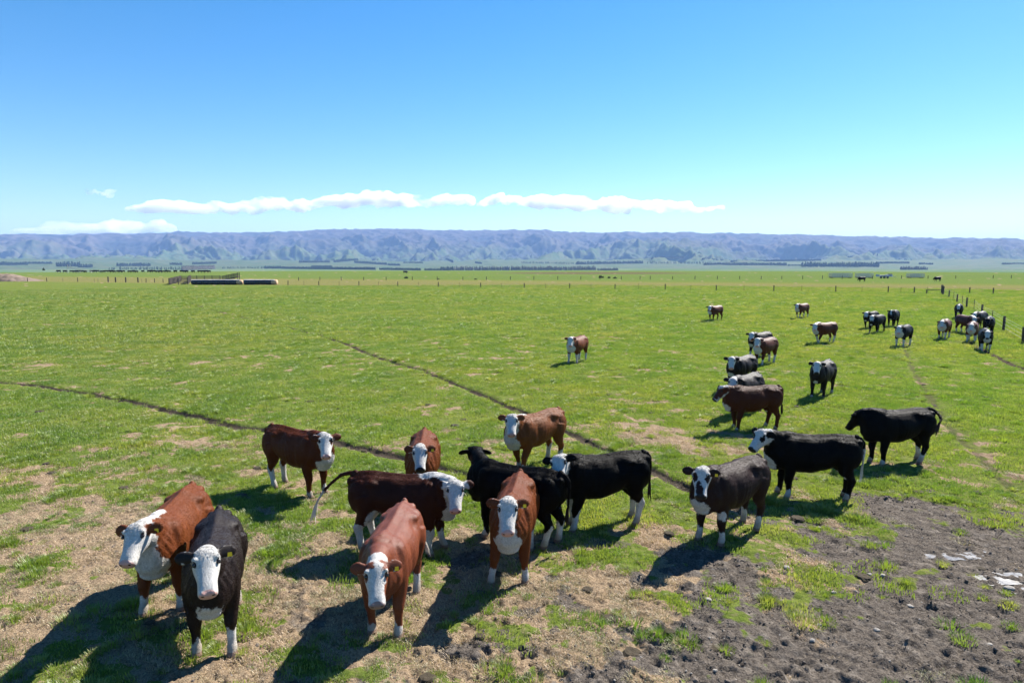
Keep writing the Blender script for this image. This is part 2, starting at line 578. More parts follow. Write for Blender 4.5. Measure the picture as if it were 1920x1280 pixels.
class Shell:
    """collects closed lofts that are fused into one skin"""
    def __init__(self):
        self.v, self.f = [], []

    def loft(self, st, n=18, e=2.3, etop=None):
        b = len(self.v)
        for c, U, V, ru, rv in st:
            for k in range(n):
                a = 2 * math.pi * k / n
                ca, sa = math.cos(a), math.sin(a)
                ee = etop if (etop and sa > 0) else e
                ca = math.copysign(abs(ca) ** (2 / ee), ca); sa = math.copysign(abs(sa) ** (2 / ee), sa)
                sh_ = .88 if (etop and sa < 0) else (1.12 if etop else 1.0)
                self.v.append(c + U * (ru * ca) + V * (rv * (sa * sh_ - (.12 if etop else 0))))
        m = len(st)
        for i in range(m - 1):
            for k in range(n):
                k2 = (k + 1) % n
                self.f.append((b + i * n + k, b + i * n + k2, b + (i + 1) * n + k2, b + (i + 1) * n + k))
        for i, flip in ((0, True), (m - 1, False)):
            ring = [b + i * n + k for k in range(n)]
            self.f.append(tuple(ring[::-1] if flip else ring))

    def tube(self, pts, radii, side=Vector((0, 1, 0)), e=2.0, n=14):
        """radii: (along the body, across the body)"""
        st = []
        for i, p in enumerate(pts):
            d = (pts[min(i + 1, len(pts) - 1)] - pts[max(i - 1, 0)]).normalized()
            V = (side - d * side.dot(d)).normalized()
            U = V.cross(d).normalized()
            st.append((p, U, V, radii[i][0], radii[i][1]))
        self.loft(st, n, e)

    def ball(self, c, rx, ry, rz, n=14, m=9):
        st = []
        for i in range(m):
            a = math.pi * (i + .5) / m
            st.append((c + Vector((-rx * math.cos(a), 0, 0)), Vector((0, 1, 0)), Vector((0, 0, 1)), ry * math.sin(a), rz * math.sin(a)))
        self.loft(st, n, 2.0)


TRUNK = [(-.92, 1.17, .90, .09), (-.87, 1.235, .78, .17), (-.78, 1.27, .70, .225), (-.64, 1.29, .655, .265), (-.46, 1.30, .645, .295), (-.22, 1.275, .585, .325), (.03, 1.265, .525, .352),
         (.28, 1.275, .53, .34), (.47, 1.30, .55, .305), (.62, 1.295, .57, .265), (.74, 1.25, .60, .225), (.83, 1.18, .65, .175), (.885, 1.08, .73, .10)]
HEAD = [(-.045, .075, -.02, -.13), (.0, .112, .030, -.175), (.055, .134, .042, -.215), (.12, .138, .032, -.245), (.18, .127, .017, -.245), (.25, .108, .006, -.21), (.32, .094, .0, -.18),
        (.385, .094, -.006, -.17), (.435, .098, -.018, -.168), (.465, .084, -.035, -.152), (.48, .052, -.055, -.13)]


def make_cow(label, front, back=None, yaw=None, scale=1.0, look='cam', pitch=41, elev=36, voxel=.018, coat=RED, nose=PINK, face=.205, holes=(), ears_white=False,
             brisket=.7, belly=.0, socks=(.30, .30, .34, .34), crest=0.0, tail_white=True, tail=None, feet=None, fat=1.0, tagged=False, eyes=True, group='cattle standing in the paddock',
             roll=0.0, neck=.50, blaze=None, extra=(), ear_tilt=-8, name='cow', at=None, headup=0.0, hair=None, face_turn=None, gloss=.12, neck_fat=1.0):
    if coat == BLACK: gloss = .06
    if hair is None: hair = 30000 if voxel < .02 else (8000 if voxel < .03 else 0)
    # where it stands
    f = px_z(*front) if at is None else Vector(at)
    if face_turn is not None:          # degrees turned to the left of facing us
        yaw = math.atan2(-f.y, -f.x) - R(face_turn)
    elif yaw is None:
        if back[0] == 'hoof': h = px_z(back[1], back[2])
        else: h = px_z(back[1], back[2], 1.27 * scale)
        d = Vector((f.x - h.x, f.y - h.y))
        yaw = math.atan2(d.y, d.x)
    else:
        yaw = R(yaw)
    fx = .47 * scale
    org = Vector((f.x - fx * math.cos(yaw), f.y - fx * math.sin(yaw), 0))
    org.z = (ground_z(f.x, f.y) + ground_z(org.x - fx * math.cos(yaw), org.y - fx * math.sin(yaw))) / 2 - .012
    root = empty(name, org, yaw)
    root.scale = (scale,) * 3
    tag(root, label, 'cow', group)
    # where it looks
    if look == 'cam':
        hp_ = f + Vector((math.cos(yaw), math.sin(yaw), 0)) * .4
        hy = math.atan2(-hp_.y, -hp_.x) - yaw
    else:
        hy = R(look)
    hy = (hy + math.pi) % (2 * math.pi) - math.pi
    hy = max(-R(150), min(R(150), hy))
    ny = max(-R(80), min(R(80), hy * .62))
    hp = R(pitch)
    a = Vector((math.cos(hp) * math.cos(hy), math.cos(hp) * math.sin(hy), -math.sin(hp)))
    s = Vector((-math.sin(hy), math.cos(hy), 0))
    nrm = a.cross(s)
    if roll:
        rm = Matrix.Rotation(R(roll), 3, a)
        s, nrm = rm @ s, rm @ nrm
    e = R(elev)
    nb = Vector((.60, 0, 1.10))
    P = nb + Vector((math.cos(e) * math.cos(ny), math.cos(e) * math.sin(ny), math.sin(e))) * neck + Vector((0, 0, headup))

    def H(x, y, z): return P + a * x + s * y + nrm * z
    sh = Shell()
    up, Y = Vector((0, 0, 1)), Vector((0, 1, 0))
    sh.loft([(Vector((x, 0, (t_ + b_) / 2)), Y, up, w * fat, (t_ - b_) / 2) for x, t_, b_, w in TRUNK], 28, 2.3, 1.92)
    # haunch, shoulder, hip bones, brisket
    for sg in (-1, 1):
        sh.ball(Vector((-.66, sg * .165 * fat, .92)), .23, .14, .29)
        sh.ball(Vector((.47, sg * .185 * fat, .93)), .17, .125, .29)
        sh.ball(Vector((-.47, sg * .18 * fat, 1.14)), .14, .085, .07)
        sh.ball(Vector((-.86, sg * .09, 1.14)), .07, .06, .08)
    sh.ball(Vector((.69, 0, .635)), .14, .16, .085)
    sh.ball(Vector((.50, 0, 1.24)), .22, .14, .085)
    # neck
    e1 = H(.055, 0, -.105)
    m1 = nb.lerp(e1, .45) + Vector((0, 0, .005))
    m2 = nb.lerp(e1, .78) + Vector((0, 0, .012))
    path = [Vector((.30, 0, 1.0)), Vector((.56, 0, 1.035)), m1, m2, e1, H(.13, 0, -.12)]
    rad = [(.24, .24), (.24, .21), (.195, .15), (.16, .12), (.132, .098), (.10, .085)]
    st = []
    for i, p in enumerate(path):
        d = (path[min(i + 1, 5)] - path[max(i - 1, 0)]).normalized()
        V = up.cross(d).normalized(); U = d.cross(V).normalized()
        nf_ = neck_fat if 1 <= i <= 4 else 1.0
        st.append((p, V, U, rad[i][1] * nf_, rad[i][0] * nf_))
    sh.loft(st, 18, 2.2)
    # dewlap
    sh.tube([Vector((.72, 0, .70)), Vector((.79, 0, .84)), nb.lerp(e1, .62) - up * .15], [(.10, .07), (.08, .05), (.05, .035)])
    # head
    sh.loft([(H(x, 0, (t_ + b_) / 2), s, nrm, w, (t_ - b_) / 2) for x, w, t_, b_ in HEAD], 20, 2.5)
    for sg in (-1, 1):
        sh.ball(H(.095, sg * .108, .006), .035, .03, .028)            # brow
        sh.ball(H(.452, sg * .052, -.045), .03, .032, .03)
    ears = []
    for sg in (-1, 1):
        et = R(ear_tilt)
        ax = (s * (sg * math.cos(et)) - a * .18 + nrm * math.sin(et) - up * .10).normalized()
        r0 = H(.035, sg * .10, -.045)
        fl = (nrm * .9 + a * .45).normalized()
        fl = (fl - ax * fl.dot(ax)).normalized()
        wd = ax.cross(fl).normalized()
        ears.append((r0, r0 + ax * .20))
        sh.loft([(r0 + ax * x, wd, fl, w, th) for x, w, th in ((0, .036, .028), (.045, .06, .027), (.09, .078, .025), (.135, .076, .023), (.175, .054, .02), (.20, .022, .014))], 12, 2.0)
    # legs
    if feet is None:
        fr = random.Random(label)
        a0, b0 = fr.uniform(-.16, .16), fr.uniform(-.14, .14)
        feet = {'FL': (a0, 0), 'FR': (-a0, 0), 'HL': (b0, 0), 'HR': (-b0, 0)}
    segs = []
    for k, sg in (('FL', 1), ('FR', -1)):
        dx, dy = feet.get(k, (0, 0))
        y = .185 * sg
        J = [Vector((.44, y * 1.05, .88)), Vector((.43, y * 1.08, .68)), Vector((.45 + dx * .2, y * 1.04 + dy * .2, .52)), Vector((.475 + dx * .5, y + dy * .5, .375)),
             Vector((.465 + dx * .62, y + dy * .62, .30)), Vector((.465 + dx * .88, y + dy * .88, .155)), Vector((.475 + dx * .96, y + dy * .96, .105)), Vector((.50 + dx, y + dy, .055)), Vector((.51 + dx, y + dy, .004))]
        sh.tube(J, [(.15, .115), (.13, .10), (.094, .084), (.078, .072), (.060, .055), (.050, .049), (.063, .058), (.055, .055), (.076, .070)])
        segs.append((J[3], J[8]))
    for k, sg in (('HL', 1), ('HR', -1)):
        dx, dy = feet.get(k, (0, 0))
        y = .18 * sg
        J = [Vector((-.62, y, .95)), Vector((-.56, y * 1.08, .76)), Vector((-.60 + dx * .15, y * 1.08 + dy * .2, .62)), Vector((-.70 + dx * .45, y + dy * .4, .47)), Vector((-.735 + dx * .55, y + dy * .5, .41)),
             Vector((-.71 + dx * .65, y + dy * .62, .30)), Vector((-.69 + dx * .88, y + dy * .88, .16)), Vector((-.68 + dx * .96, y + dy * .96, .105)), Vector((-.655 + dx, y + dy, .055)), Vector((-.645 + dx, y + dy, .004))]
        sh.tube(J, [(.25, .14), (.21, .125), (.14, .10), (.082, .070), (.082, .066), (.060, .053), (.053, .050), (.064, .058), (.057, .056), (.076, .070)])
        segs.append((J[4], J[9]))
    # tail
    if tail is None:
        tail = [(-.90, 0, 1.23), (-.965, 0, 1.15), (-.98, 0, .98), (-.965, .01, .80), (-.955, .015, .64)]
    tp = [Vector((-.80, 0, 1.25))] + [Vector(p) for p in tail]
    sh.tube(tp, [(.05, .05)] + [(.036 - .020 * i / (len(tail) - 1),) * 2 for i in range(len(tail))], n=8)
    tmp = bpy.data.meshes.new('tmp')
    tmp.from_pydata([tuple(v) for v in sh.v], [], sh.f)
    ob = bpy.data.objects.new('tmp', tmp)
    COL.objects.link(ob)
    md = ob.modifiers.new('r', 'REMESH'); md.mode = 'VOXEL'; md.voxel_size = voxel
    sm = ob.modifiers.new('s', 'SMOOTH'); sm.factor = .5; sm.iterations = 4 if voxel < .02 else 3
    dg = bpy.context.evaluated_depsgraph_get()
    me = bpy.data.meshes.new_from_object(ob.evaluated_get(dg))
    bpy.data.objects.remove(ob); bpy.data.meshes.remove(tmp)
    me.name = 'body'
    me.polygons.foreach_set('use_smooth', np.ones(len(me.polygons), bool))
    N = len(me.vertices)
    co = np.empty(N * 3); me.vertices.foreach_get('co', co); co = co.reshape(-1, 3)
    nvv = np.empty(N * 3); me.vertices.foreach_get('normal', nvv); nvv = nvv.reshape(-1, 3)
    if voxel < .025:
        from mathutils import noise as mn
        ph = Vector((org.x * 3.1, org.y * 1.7, 0))
        am = np.array([mn.noise(Vector(p) * 4.2 + ph) * .007 + mn.noise(Vector((p[0] * 7, p[1] * 7, p[2] * 3.2)) + ph) * .004 for p in co])
        am *= np.where(co[:, 2] > .5, 1, .35)
        ay = np.abs(co[:, 1])

        def dent(cx, cy_, cz, sx, sy, sz, amp):
            return amp * np.exp(-((co[:, 0] - cx) / sx) ** 2 - ((ay - cy_) / sy) ** 2 - ((co[:, 2] - cz) / sz) ** 2)
        form = dent(-.29, .24, 1.12, .10, .12, .11, -.035) + dent(.22, .32, .84, .07, .15, .22, -.028) + dent(-.43, .27, .70, .09, .15, .12, -.035)
        form += dent(-.48, .23, 1.17, .09, .08, .06, .010) + dent(-.84, .12, 1.17, .05, .06, .05, .010) + dent(.40, .20, 1.10, .05, .10, .16, .020) + dent(.66, .22, .86, .06, .10, .08, .022)
        form += dent(-.60, .29, .84, .14, .1, .16, .022) + dent(.58, .24, 1.05, .05, .1, .12, -.018)
        top = np.exp(-((co[:, 2] - 1.28) / .06) ** 2) * (co[:, 0] < .55) * (co[:, 0] > -.85)
        form += top * (.014 * np.exp(-(ay / .035) ** 2) - .012 * np.exp(-((ay - .10) / .05) ** 2))
        rib = np.exp(-((co[:, 0] - .02) / .17) ** 2 - ((co[:, 2] - .88) / .17) ** 2) * (ay > .2)
        form += rib * .0035 * np.sin((co[:, 0] + .25 * co[:, 2]) * 62)
        nk = np.exp(-((co[:, 0] - .74) / .10) ** 2 - ((co[:, 2] - 1.05) / .2) ** 2)
        form += nk * .006 * np.sin((co[:, 0] * .8 - .35 * co[:, 2]) * 85)
        am = am + form
        am *= np.where(np.linalg.norm(co - np.array(P), axis=1) < .5, .35, 1)
        co = co + nvv * am[:, None]
        me.vertices.foreach_set('co', co.ravel())
        me.update()
    # markings, as distances in metres (positive: white)
    An, Sn, Nn, Pn = (np.array(q) for q in (a, s, nrm, P))
    hl = np.stack([(co - Pn) @ An, (co - Pn) @ Sn, (co - Pn) @ Nn], 1)
    dh = seg_dist(co, H(.04, 0, -.07), H(.45, 0, -.08))
    W = np.full(N, -.3)
    if face > 0:
        W = np.maximum(W, face - dh)
    if blaze is not None:       # only a strip of white down the face
        W = np.minimum(W, blaze - np.abs(hl[:, 1])) if blaze > 0 else W
    for hx, hyy, hz, hr in holes:
        W = np.where(dh < .3, np.minimum(W, np.linalg.norm(hl - np.array([hx, hyy, hz]), axis=1) - hr), W)
    if not ears_white:
        for r0, r1 in ears:
            r0n, r1n = np.array(r0), np.array(r1)
            W = np.minimum(W, seg_dist(co, r0n + (r1n - r0n) * .25, r1n) - .075)
    x, y, z = co[:, 0], co[:, 1], co[:, 2]
    if brisket > 0:
        d = np.sqrt(((x - .84) / .9) ** 2 + (y / 1.2) ** 2 + ((z - (.56 + .10 * brisket)) / (.75 + .35 * brisket)) ** 2) + .25 * np.clip(z - .78, 0, 1) * np.abs(y) / .15
        W = np.maximum(W, np.where((x > .5) & (np.abs(y) < .15 + .5 * np.clip(z - .58, 0, 1)), .175 * brisket - d, -.3))
        if brisket > 1.15:
            W = np.maximum(W, np.where(x > .45, .11 * brisket - seg_dist(co, (.88, 0, .7), H(.1, 0, -.24)), -.3))
    if belly > 0:
        lg = np.min([seg_dist(co, (ja_.x, ja_.y, .40), (ja_.x - .03, ja_.y * 1.08, .72)) for ja_, jb_ in segs], axis=0)
        W = np.maximum(W, np.where((x > -.6) & (np.abs(y) < .33) & (z > .45) & (lg > .115), belly - z - np.abs(y) * .12 - .1 * np.clip(np.abs(x + .05) - .3, 0, 1), -.3))
    if crest > 0:
        mid = nb.lerp(e1, .6) + up * .2
        dc = np.minimum(seg_dist(co, (.35, 0, 1.33), (.62, 0, 1.33)), seg_dist(co, (.62, 0, 1.33), mid))
        W = np.maximum(W, crest - dc)
    for (ja, jb), hgt in zip(segs, socks):
        d = seg_dist(co, ja, jb)
        W = np.where((d < .14) & (z < .60), np.maximum(W, hgt + .05 * np.sin(x * 31 + y * 23 + 40 * hgt) + .7 * (x - (ja.x + jb.x) / 2) * (1 if hgt < .3 else -.6) - z), W)
    if tail_white:
        tl = [Vector(p) for p in tail]
        dt = np.min([seg_dist(co, a_, b_) for a_, b_ in zip(tl[1:-1], tl[2:])], axis=0)
        kk = max(1, int(len(tl) * .55))
        de = np.min([seg_dist(co, a_, b_) for a_, b_ in zip(tl[kk:-1], tl[kk + 1:])], axis=0)
        W = np.where(dt < .05, np.maximum(W, .045 - de), W)
    for c_, rr_ in extra:
        W = np.maximum(W, rr_ - np.linalg.norm(co - np.array(c_), axis=1))
    nd = np.linalg.norm((hl - np.array([.472, 0, -.075])) / np.array([.9, 1.15, 1.0]), axis=1)
    nosef = np.where(dh < .3, .082 - nd, -.2)
    dark = np.full(N, -.2)
    for sg in (-1, 1):
        dark = np.maximum(dark, .017 - np.linalg.norm((hl - np.array([.478, sg * .052, -.05])) / np.array([1.3, 1.0, .8]), axis=1))
        dark = np.maximum(dark, .036 - np.linalg.norm((hl - np.array([.150, sg * .122, -.004])) / np.array([1.15, .8, 1.0]), axis=1))
    dark = np.maximum(dark, np.where((hl[:, 0] > .36) & (dh < .25), .006 - np.abs(hl[:, 2] + .125 + .25 * (hl[:, 0] - .44)), -.2))
    hoof = .068 - z
    low = np.clip(1.0 - z / .38, 0, 1)
    for nm, arr in (('white', W), ('nose', nosef), ('dark', dark), ('hoof', hoof), ('low', low), ('gloss', np.full(N, gloss))):
        at_ = me.attributes.new(nm, 'FLOAT', 'POINT'); at_.data.foreach_set('value', np.ascontiguousarray(arr, dtype=np.float32))
    for nm, c in (('coat', coat), ('nosec', nose)):
        at_ = me.attributes.new(nm, 'FLOAT_COLOR', 'POINT')
        at_.data.foreach_set('color', np.tile(np.array([c[0], c[1], c[2], 1.0], dtype=np.float32), N))
    me.materials.clear(); me.materials.append(M_COAT)
    link(bpy.data.objects.new('body', me), root)
    if hair:
        add_hair(me, root, co, W, hl, dh, hair)
    # eyes, tag, switch
    if eyes:
        for sg in (-1, 1):
            bm = bmesh.new(); bmesh.ops.create_icosphere(bm, subdivisions=2, radius=.021)
            em = bpy.data.meshes.new('eye'); bm.to_mesh(em); bm.free(); em.materials.append(M_EYE)
            eo = link(bpy.data.objects.new('eye', em), root); eo.location = H(.148, sg * .118, -.012)
    if tagged:
        r0, r1 = ears[1]
        c_ = r0.lerp(r1, .62); ax = (r1 - r0).normalized()
        fl = (nrm + a * .5).normalized(); fl = (fl - ax * fl.dot(ax)).normalized(); wd = ax.cross(fl)
        ce = c_ + fl * .03 - up * .02
        vv = []
        for th in (0, .005):
            for p, q in ((-.020, .005), (.020, .005), (.025, -.042), (-.025, -.042)):
                vv.append(ce + ax * p + Vector((0, 0, 1)) * q + fl * th)
        mesh_obj('ear_tag', vv, [(0, 1, 2, 3), (7, 6, 5, 4), (0, 4, 5, 1), (1, 5, 6, 2), (2, 6, 7, 3), (3, 7, 4, 0)], M_TAG, root)
    tv, tf = [], []
    p1, p0 = Vector(tail[-1]), Vector(tail[-2])
    dd = (p1 - p0).normalized()
    lr = random.Random(len(label))
    for k in range(26 if voxel < .025 else 10):
        off = Vector((lr.gauss(0, .020), lr.gauss(0, .020), 0))
        ln = lr.uniform(.20, .34)
        sd = Vector((lr.uniform(-1, 1), lr.uniform(-1, 1), 0)).normalized() * (.011 if voxel < .025 else .022)
        b = len(tv)
        p, dcur = p1 - dd * .06 + off * .4, dd.copy()
        for i in range(4):
            wv = sd * (1.0, 1.25, .9, .15)[i]
            tv += [p - wv, p + wv]
            dcur = (dcur + Vector((0, 0, -.35)) + off * 2.2).normalized()
            p = p + dcur * ln / 3
        for i in range(3):
            tf.append((b + 2 * i, b + 2 * i + 1, b + 2 * i + 3, b + 2 * i + 2))
    mesh_obj('tail_switch', tv, tf, M_WHITE_HAIR if tail_white else M_DARK_HAIR, root)
    return root



def add_hair(me, root, co, W, hl, dh, count):
    """short coat of hair, rooted evenly over the skin"""
    g = np.random.default_rng(len(co))
    me.calc_loop_triangles()
    nt = len(me.loop_triangles)
    tv = np.empty(nt * 3, np.int32); me.loop_triangles.foreach_get('vertices', tv); tv = tv.reshape(-1, 3)
    nv = np.empty(len(co) * 3); me.vertices.foreach_get('normal', nv); nv = nv.reshape(-1, 3)
    A, B, C = co[tv[:, 0]], co[tv[:, 1]], co[tv[:, 2]]
    ar = np.linalg.norm(np.cross(B - A, C - A), axis=1)
    t = g.choice(nt, count, p=ar / ar.sum())
    w = g.dirichlet((1, 1, 1), count)
    idx = tv[t]
    def pick(a):
        a = a[idx]
        return (a * (w[..., None] if a.ndim == 3 else w)).sum(1)
    p, n = pick(co), pick(nv)
    n /= np.linalg.norm(n, axis=1)[:, None] + 1e-9
    flow = np.tile(np.array([-.75, 0, -.65]), (count, 1)) + g.normal(0, .13, (count, 3))
    headh = pick(dh) < .24
    flow[headh] = g.normal(0, .6, (int(headh.sum()), 3)) + np.array([0, 0, -.2])
    flow -= n * (flow * n).sum(1)[:, None]
    flow /= np.linalg.norm(flow, axis=1)[:, None] + 1e-9
    ln = g.uniform(.014, .028, count)
    hlp = pick(hl)
    poll = headh & (hlp[:, 0] < .10) & (hlp[:, 0] > -.1) & (np.abs(hlp[:, 1]) < .13) & (hlp[:, 2] > -.12)
    face = headh & ~poll
    ln[face] *= .45
    ln[p[:, 2] < .32] *= .6
    ln[poll] *= 1.3
    noseh = headh & (hlp[:, 0] > .40) & (hlp[:, 2] > -.15)
    ln[noseh] *= .05
    ln[p[:, 2] < .07] *= .1
    base = p - n * .002
    k1 = base + (n * .16 + flow * .42) * ln[:, None]
    k2 = base + (n * .17 + flow * .98) * ln[:, None]
    hc = bpy.data.hair_curves.new('hair')
    hc.add_curves([3] * count)
    pos = np.stack([base, k1, k2], 1).reshape(-1, 3)
    hc.attributes['position'].data.foreach_set('vector', np.ascontiguousarray(pos, dtype=np.float32).ravel())
    if 'radius' not in hc.attributes: hc.attributes.new('radius', 'FLOAT', 'POINT')
    rad = np.tile(np.array([.0019, .0015, .0004], dtype=np.float32), count)
    hc.attributes['radius'].data.foreach_set('value', rad)
    for nm in ('white', 'nose', 'dark', 'hoof', 'low'):
        src = np.empty(len(co), np.float32); me.attributes[nm].data.foreach_get('value', src)
        a_ = hc.attributes.new(nm, 'FLOAT', 'CURVE'); a_.data.foreach_set('value', pick(src).astype(np.float32))
    for nm in ('coat', 'nosec'):
        src = np.empty(len(co) * 4, np.float32); me.attributes[nm].data.foreach_get('color', src)
        v = g.uniform(.9, 1.12, count).astype(np.float32)
        cc = np.ones((count, 4), np.float32); cc[:, :3] = src[:3] * v[:, None]
        a_ = hc.attributes.new(nm, 'FLOAT_COLOR', 'CURVE'); a_.data.foreach_set('color', cc.ravel())
    a_ = hc.attributes.new('root', 'FLOAT_VECTOR', 'CURVE'); a_.data.foreach_set('vector', p.astype(np.float32).ravel())
    hc.materials.append(M_HAIR)
    link(bpy.data.objects.new('hair', hc), root)


def hair_material():
    t = NT('cattle_hair')
    v = t.attr('root', 'Vector')
    coat = t.attr('coat', 'Color')
    patch = t.noise(3.0, 4, .6, v)
    c = t.mix(t.math('MULTIPLY', t.step(patch, .42, .7), .35), coat, t.mix(1.0, coat, (1.35, 1.4, 1.45), 'MULTIPLY'))
    ragged = t.math('MULTIPLY', t.math('SUBTRACT', t.noise(8.5, 5, .68, v), .5), .2)
    wf = t.step(t.math('ADD', t.attr('white'), ragged), -.012, .016)
    dirt = t.math('MULTIPLY', t.step(t.math('ADD', t.attr('low'), t.math('MULTIPLY', t.math('SUBTRACT', patch, .5), .9)), .36, .85), .75)
    curl = t.step(t.noise(30, 3, .6, v, dist=1.2), .36, .62)
    c = t.mix(wf, c, t.mix(dirt, t.mix(curl, (.30, .285, .26), (.54, .52, .49)), (.17, .13, .09)))
    c = t.mix(t.step(t.attr('nose'), -.004, .008), c, t.attr('nosec', 'Color'))
    c = t.mix(t.step(t.attr('dark'), -.004, .004), c, (.012, .010, .009))
    c = t.mix(t.step(t.attr('hoof'), -.006, .006), c, (.17, .11, .085))
    t.set(Base_Color=c, Roughness=.4)
    t.b.inputs['Specular IOR Level'].default_value = .03
    return t.m


M_HAIR = hair_material()

HI, MIDV, LO = .0165, .026, .034
G1 = 'cattle of the near mob'
G2 = 'cattle farther out in the paddock'
make_cow('red-brown white-faced cow behind the shoulder of the dark cow, leftmost of all', (306, 1146), ('tail', 372, 893), scale=1.09, fat=.94, headup=.03, coat=RED, voxel=HI, elev=30, pitch=41, look=-4, crest=.075, brisket=1.35, socks=(.24, .22, .3, .3),
         feet={'FL': (-.05, .02), 'FR': (.06, -.02)}, group=G1, tagged=True, roll=8)
make_cow('dark brown cow with plain white face and yellow ear tag, at the very front', (402, 1226), ('tail', 412, 945), scale=1.09, fat=.93, headup=.08, coat=BROWN, voxel=HI, elev=34, pitch=43, brisket=.75, socks=(.30, .20, .22, .22),
         feet={'FL': (.06, .01), 'FR': (-.05, 0)}, group=G1, tagged=True, tail_white=False, gloss=.22)
make_cow('sleek red cow with lowered white face and red eye patches, front centre', (721, 1188), ('tail', 763, 928), scale=1.05, fat=.97, headup=.05, coat=(.145, .036, .013), gloss=.26, hair=1500, voxel=HI, elev=8, pitch=45, brisket=.6, socks=(.17, .17, .26, .26),
         holes=((.03, .07, -.03, .065), (.16, .115, -.06, .06), (.15, -.125, -.05, .045), (.02, -.06, .03, .05), (.30, .15, -.15, .12), (.15, .12, -.2, .09), (.15, -.12, -.2, .09)), face=.19, nose=GREYNOSE, feet={'FL': (.04, .0), 'FR': (-.05, .02), 'HL': (.08, .02)}, group=G1, tagged=True,
         tail=[(-.90, 0, 1.23), (-.97, 0, 1.12), (-.98, .03, .95), (-.96, .12, .78), (-.93, .24, .66)])
make_cow('red cow with curly white face and white chest, legs planted wide, before a black cow', (957, 1089), ('tail', 976, 879), scale=1.05, fat=.96, headup=.08, coat=RED, voxel=HI, elev=32, pitch=43, brisket=1.18, socks=(.26, .22, .3, .3),
         feet={'FL': (-.02, .03), 'FR': (.10, -.08)}, group=G1, tagged=True)
make_cow('dark red cow standing side-on with white neck crest, tail swung out behind', (814, 1034), ('hoof', 684, 1026), scale=1.04, coat=DRED, voxel=HI, elev=24, pitch=46, brisket=1.5, belly=.60, crest=.13, socks=(.30, .52, .52, .52), ears_white=True,
         tail=[(-.92, 0, 1.25), (-1.06, .0, 1.21), (-1.22, -.02, 1.08), (-1.36, -.04, .93), (-1.45, -.06, .78), (-1.50, -.06, .66)], feet={'FL': (.1, 0), 'FR': (-.04, 0), 'HL': (.1, 0)}, group=G1, extra=(((-.42, -.25, .6), .13), ((-.42, .25, .6), .13)))
make_cow('dark red cow with white tail switch, standing apart by the worn track', (594, 927), ('hoof', 534, 911), scale=1.05, coat=RED2, voxel=HI, elev=30, pitch=43, brisket=1.2, socks=(.16, .16, .42, .42),
         holes=((.15, .12, -.03, .06),), group=G1, feet={'HL': (-.05, 0), 'HR': (.08, 0)}, fat=1.02)
make_cow('red-brown cow facing out behind the back of the side-on dark red cow', (791, 953), ('tail', 797, 799), scale=1.02, headup=.08, coat=RED, voxel=HI, elev=26, pitch=45, brisket=1.0, nose=BLACKNOSE, group=G1, tagged=True)
make_cow('rust-red cow with white face and chest standing behind the black cows', (976, 884), ('tail', 1044, 763), scale=1.04, coat=RUST, voxel=HI, elev=38, pitch=45, brisket=1.3, socks=(.2, .2, .36, .36), crest=.06, group=G1)
make_cow('black cow turned away, its dark poll toward us, behind the curly-faced red cow', (920, 999), ('hoof', 1043, 1024), scale=1.04, coat=BLACK, voxel=HI, elev=36, look=-62, pitch=18, face=.0, brisket=0, nose=BLACKNOSE, socks=(.16, .16, .34, .34), group=G1, tail_white=False,
         extra=(), feet={'FL': (-.02, 0), 'HL': (.05, 0), 'HR': (-.05, 0)})
make_cow('black cow with white face resting its chin over the turned black cow', (1075, 988), ('hoof', 1190, 975), scale=1.06, coat=BLACK, voxel=HI, elev=40, look='cam', pitch=40, neck=.44, face=.2, brisket=1.25, socks=(.34, .5, .46, .40), nose=BLACKNOSE, group=G1, tail_white=False, belly=.5, roll=14,
         feet={'FL': (.06, 0), 'FR': (-.06, 0), 'HL': (.04, 0), 'HR': (-.05, 0)})
make_cow('dark brown cow with black muzzle blotch and eye patches on its white face', (1332, 1013), ('hoof', 1404, 984), scale=1.05, headup=.06, coat=(.026, .0115, .009), voxel=HI, elev=30, pitch=45, brisket=.95, nose=BLACKNOSE, socks=(.20, .20, .22, .22),
         holes=((.34, -.03, .01, .065), (.27, -.04, .0, .045), (.16, -.11, -.02, .055), (.17, .115, -.02, .055), (.4, -.02, .0, .055)), group=G1, tagged=True, tail_white=False, extra=(((.5, .23, .52), .08), ((.5, -.23, .52), .08)), fat=1.04)
make_cow('black cow side-on with black-spotted white face, beside the muddy corner', (1471, 926), ('hoof', 1591, 931), scale=1.05, coat=BLACK, voxel=HI, elev=34, look=38, pitch=42, brisket=1.15, belly=.56, nose=BLACKNOSE, socks=(.20, .12, .10, .10),
         holes=((.2, .115, -.04, .05), (.22, -.1, -.02, .05), (.26, -.06, .02, .03)), group=G1, feet={'FL': (-.02, 0), 'FR': (.06, 0), 'HL': (.03, 0), 'HR': (-.06, 0)})
make_cow('all-black cow flicking its tail, head turned away, rightmost of the near mob', (1644, 868), ('hoof', 1718, 863), coat=BLACK, voxel=HI, elev=16, look=-66, pitch=56, neck=.38, neck_fat=1.25, face=.0, brisket=0, nose=BLACKNOSE, socks=(.14, .14, .26, .26), group=G1, scale=1.04, fat=1.05,
         tail=[(-.91, 0, 1.25), (-.97, .06, 1.21), (-.975, .18, 1.13), (-.93, .28, 1.06), (-.85, .335, 1.02), (-.80, .35, .97)], feet={'HL': (.14, 0), 'HR': (-.12, 0)}, tail_white=False)
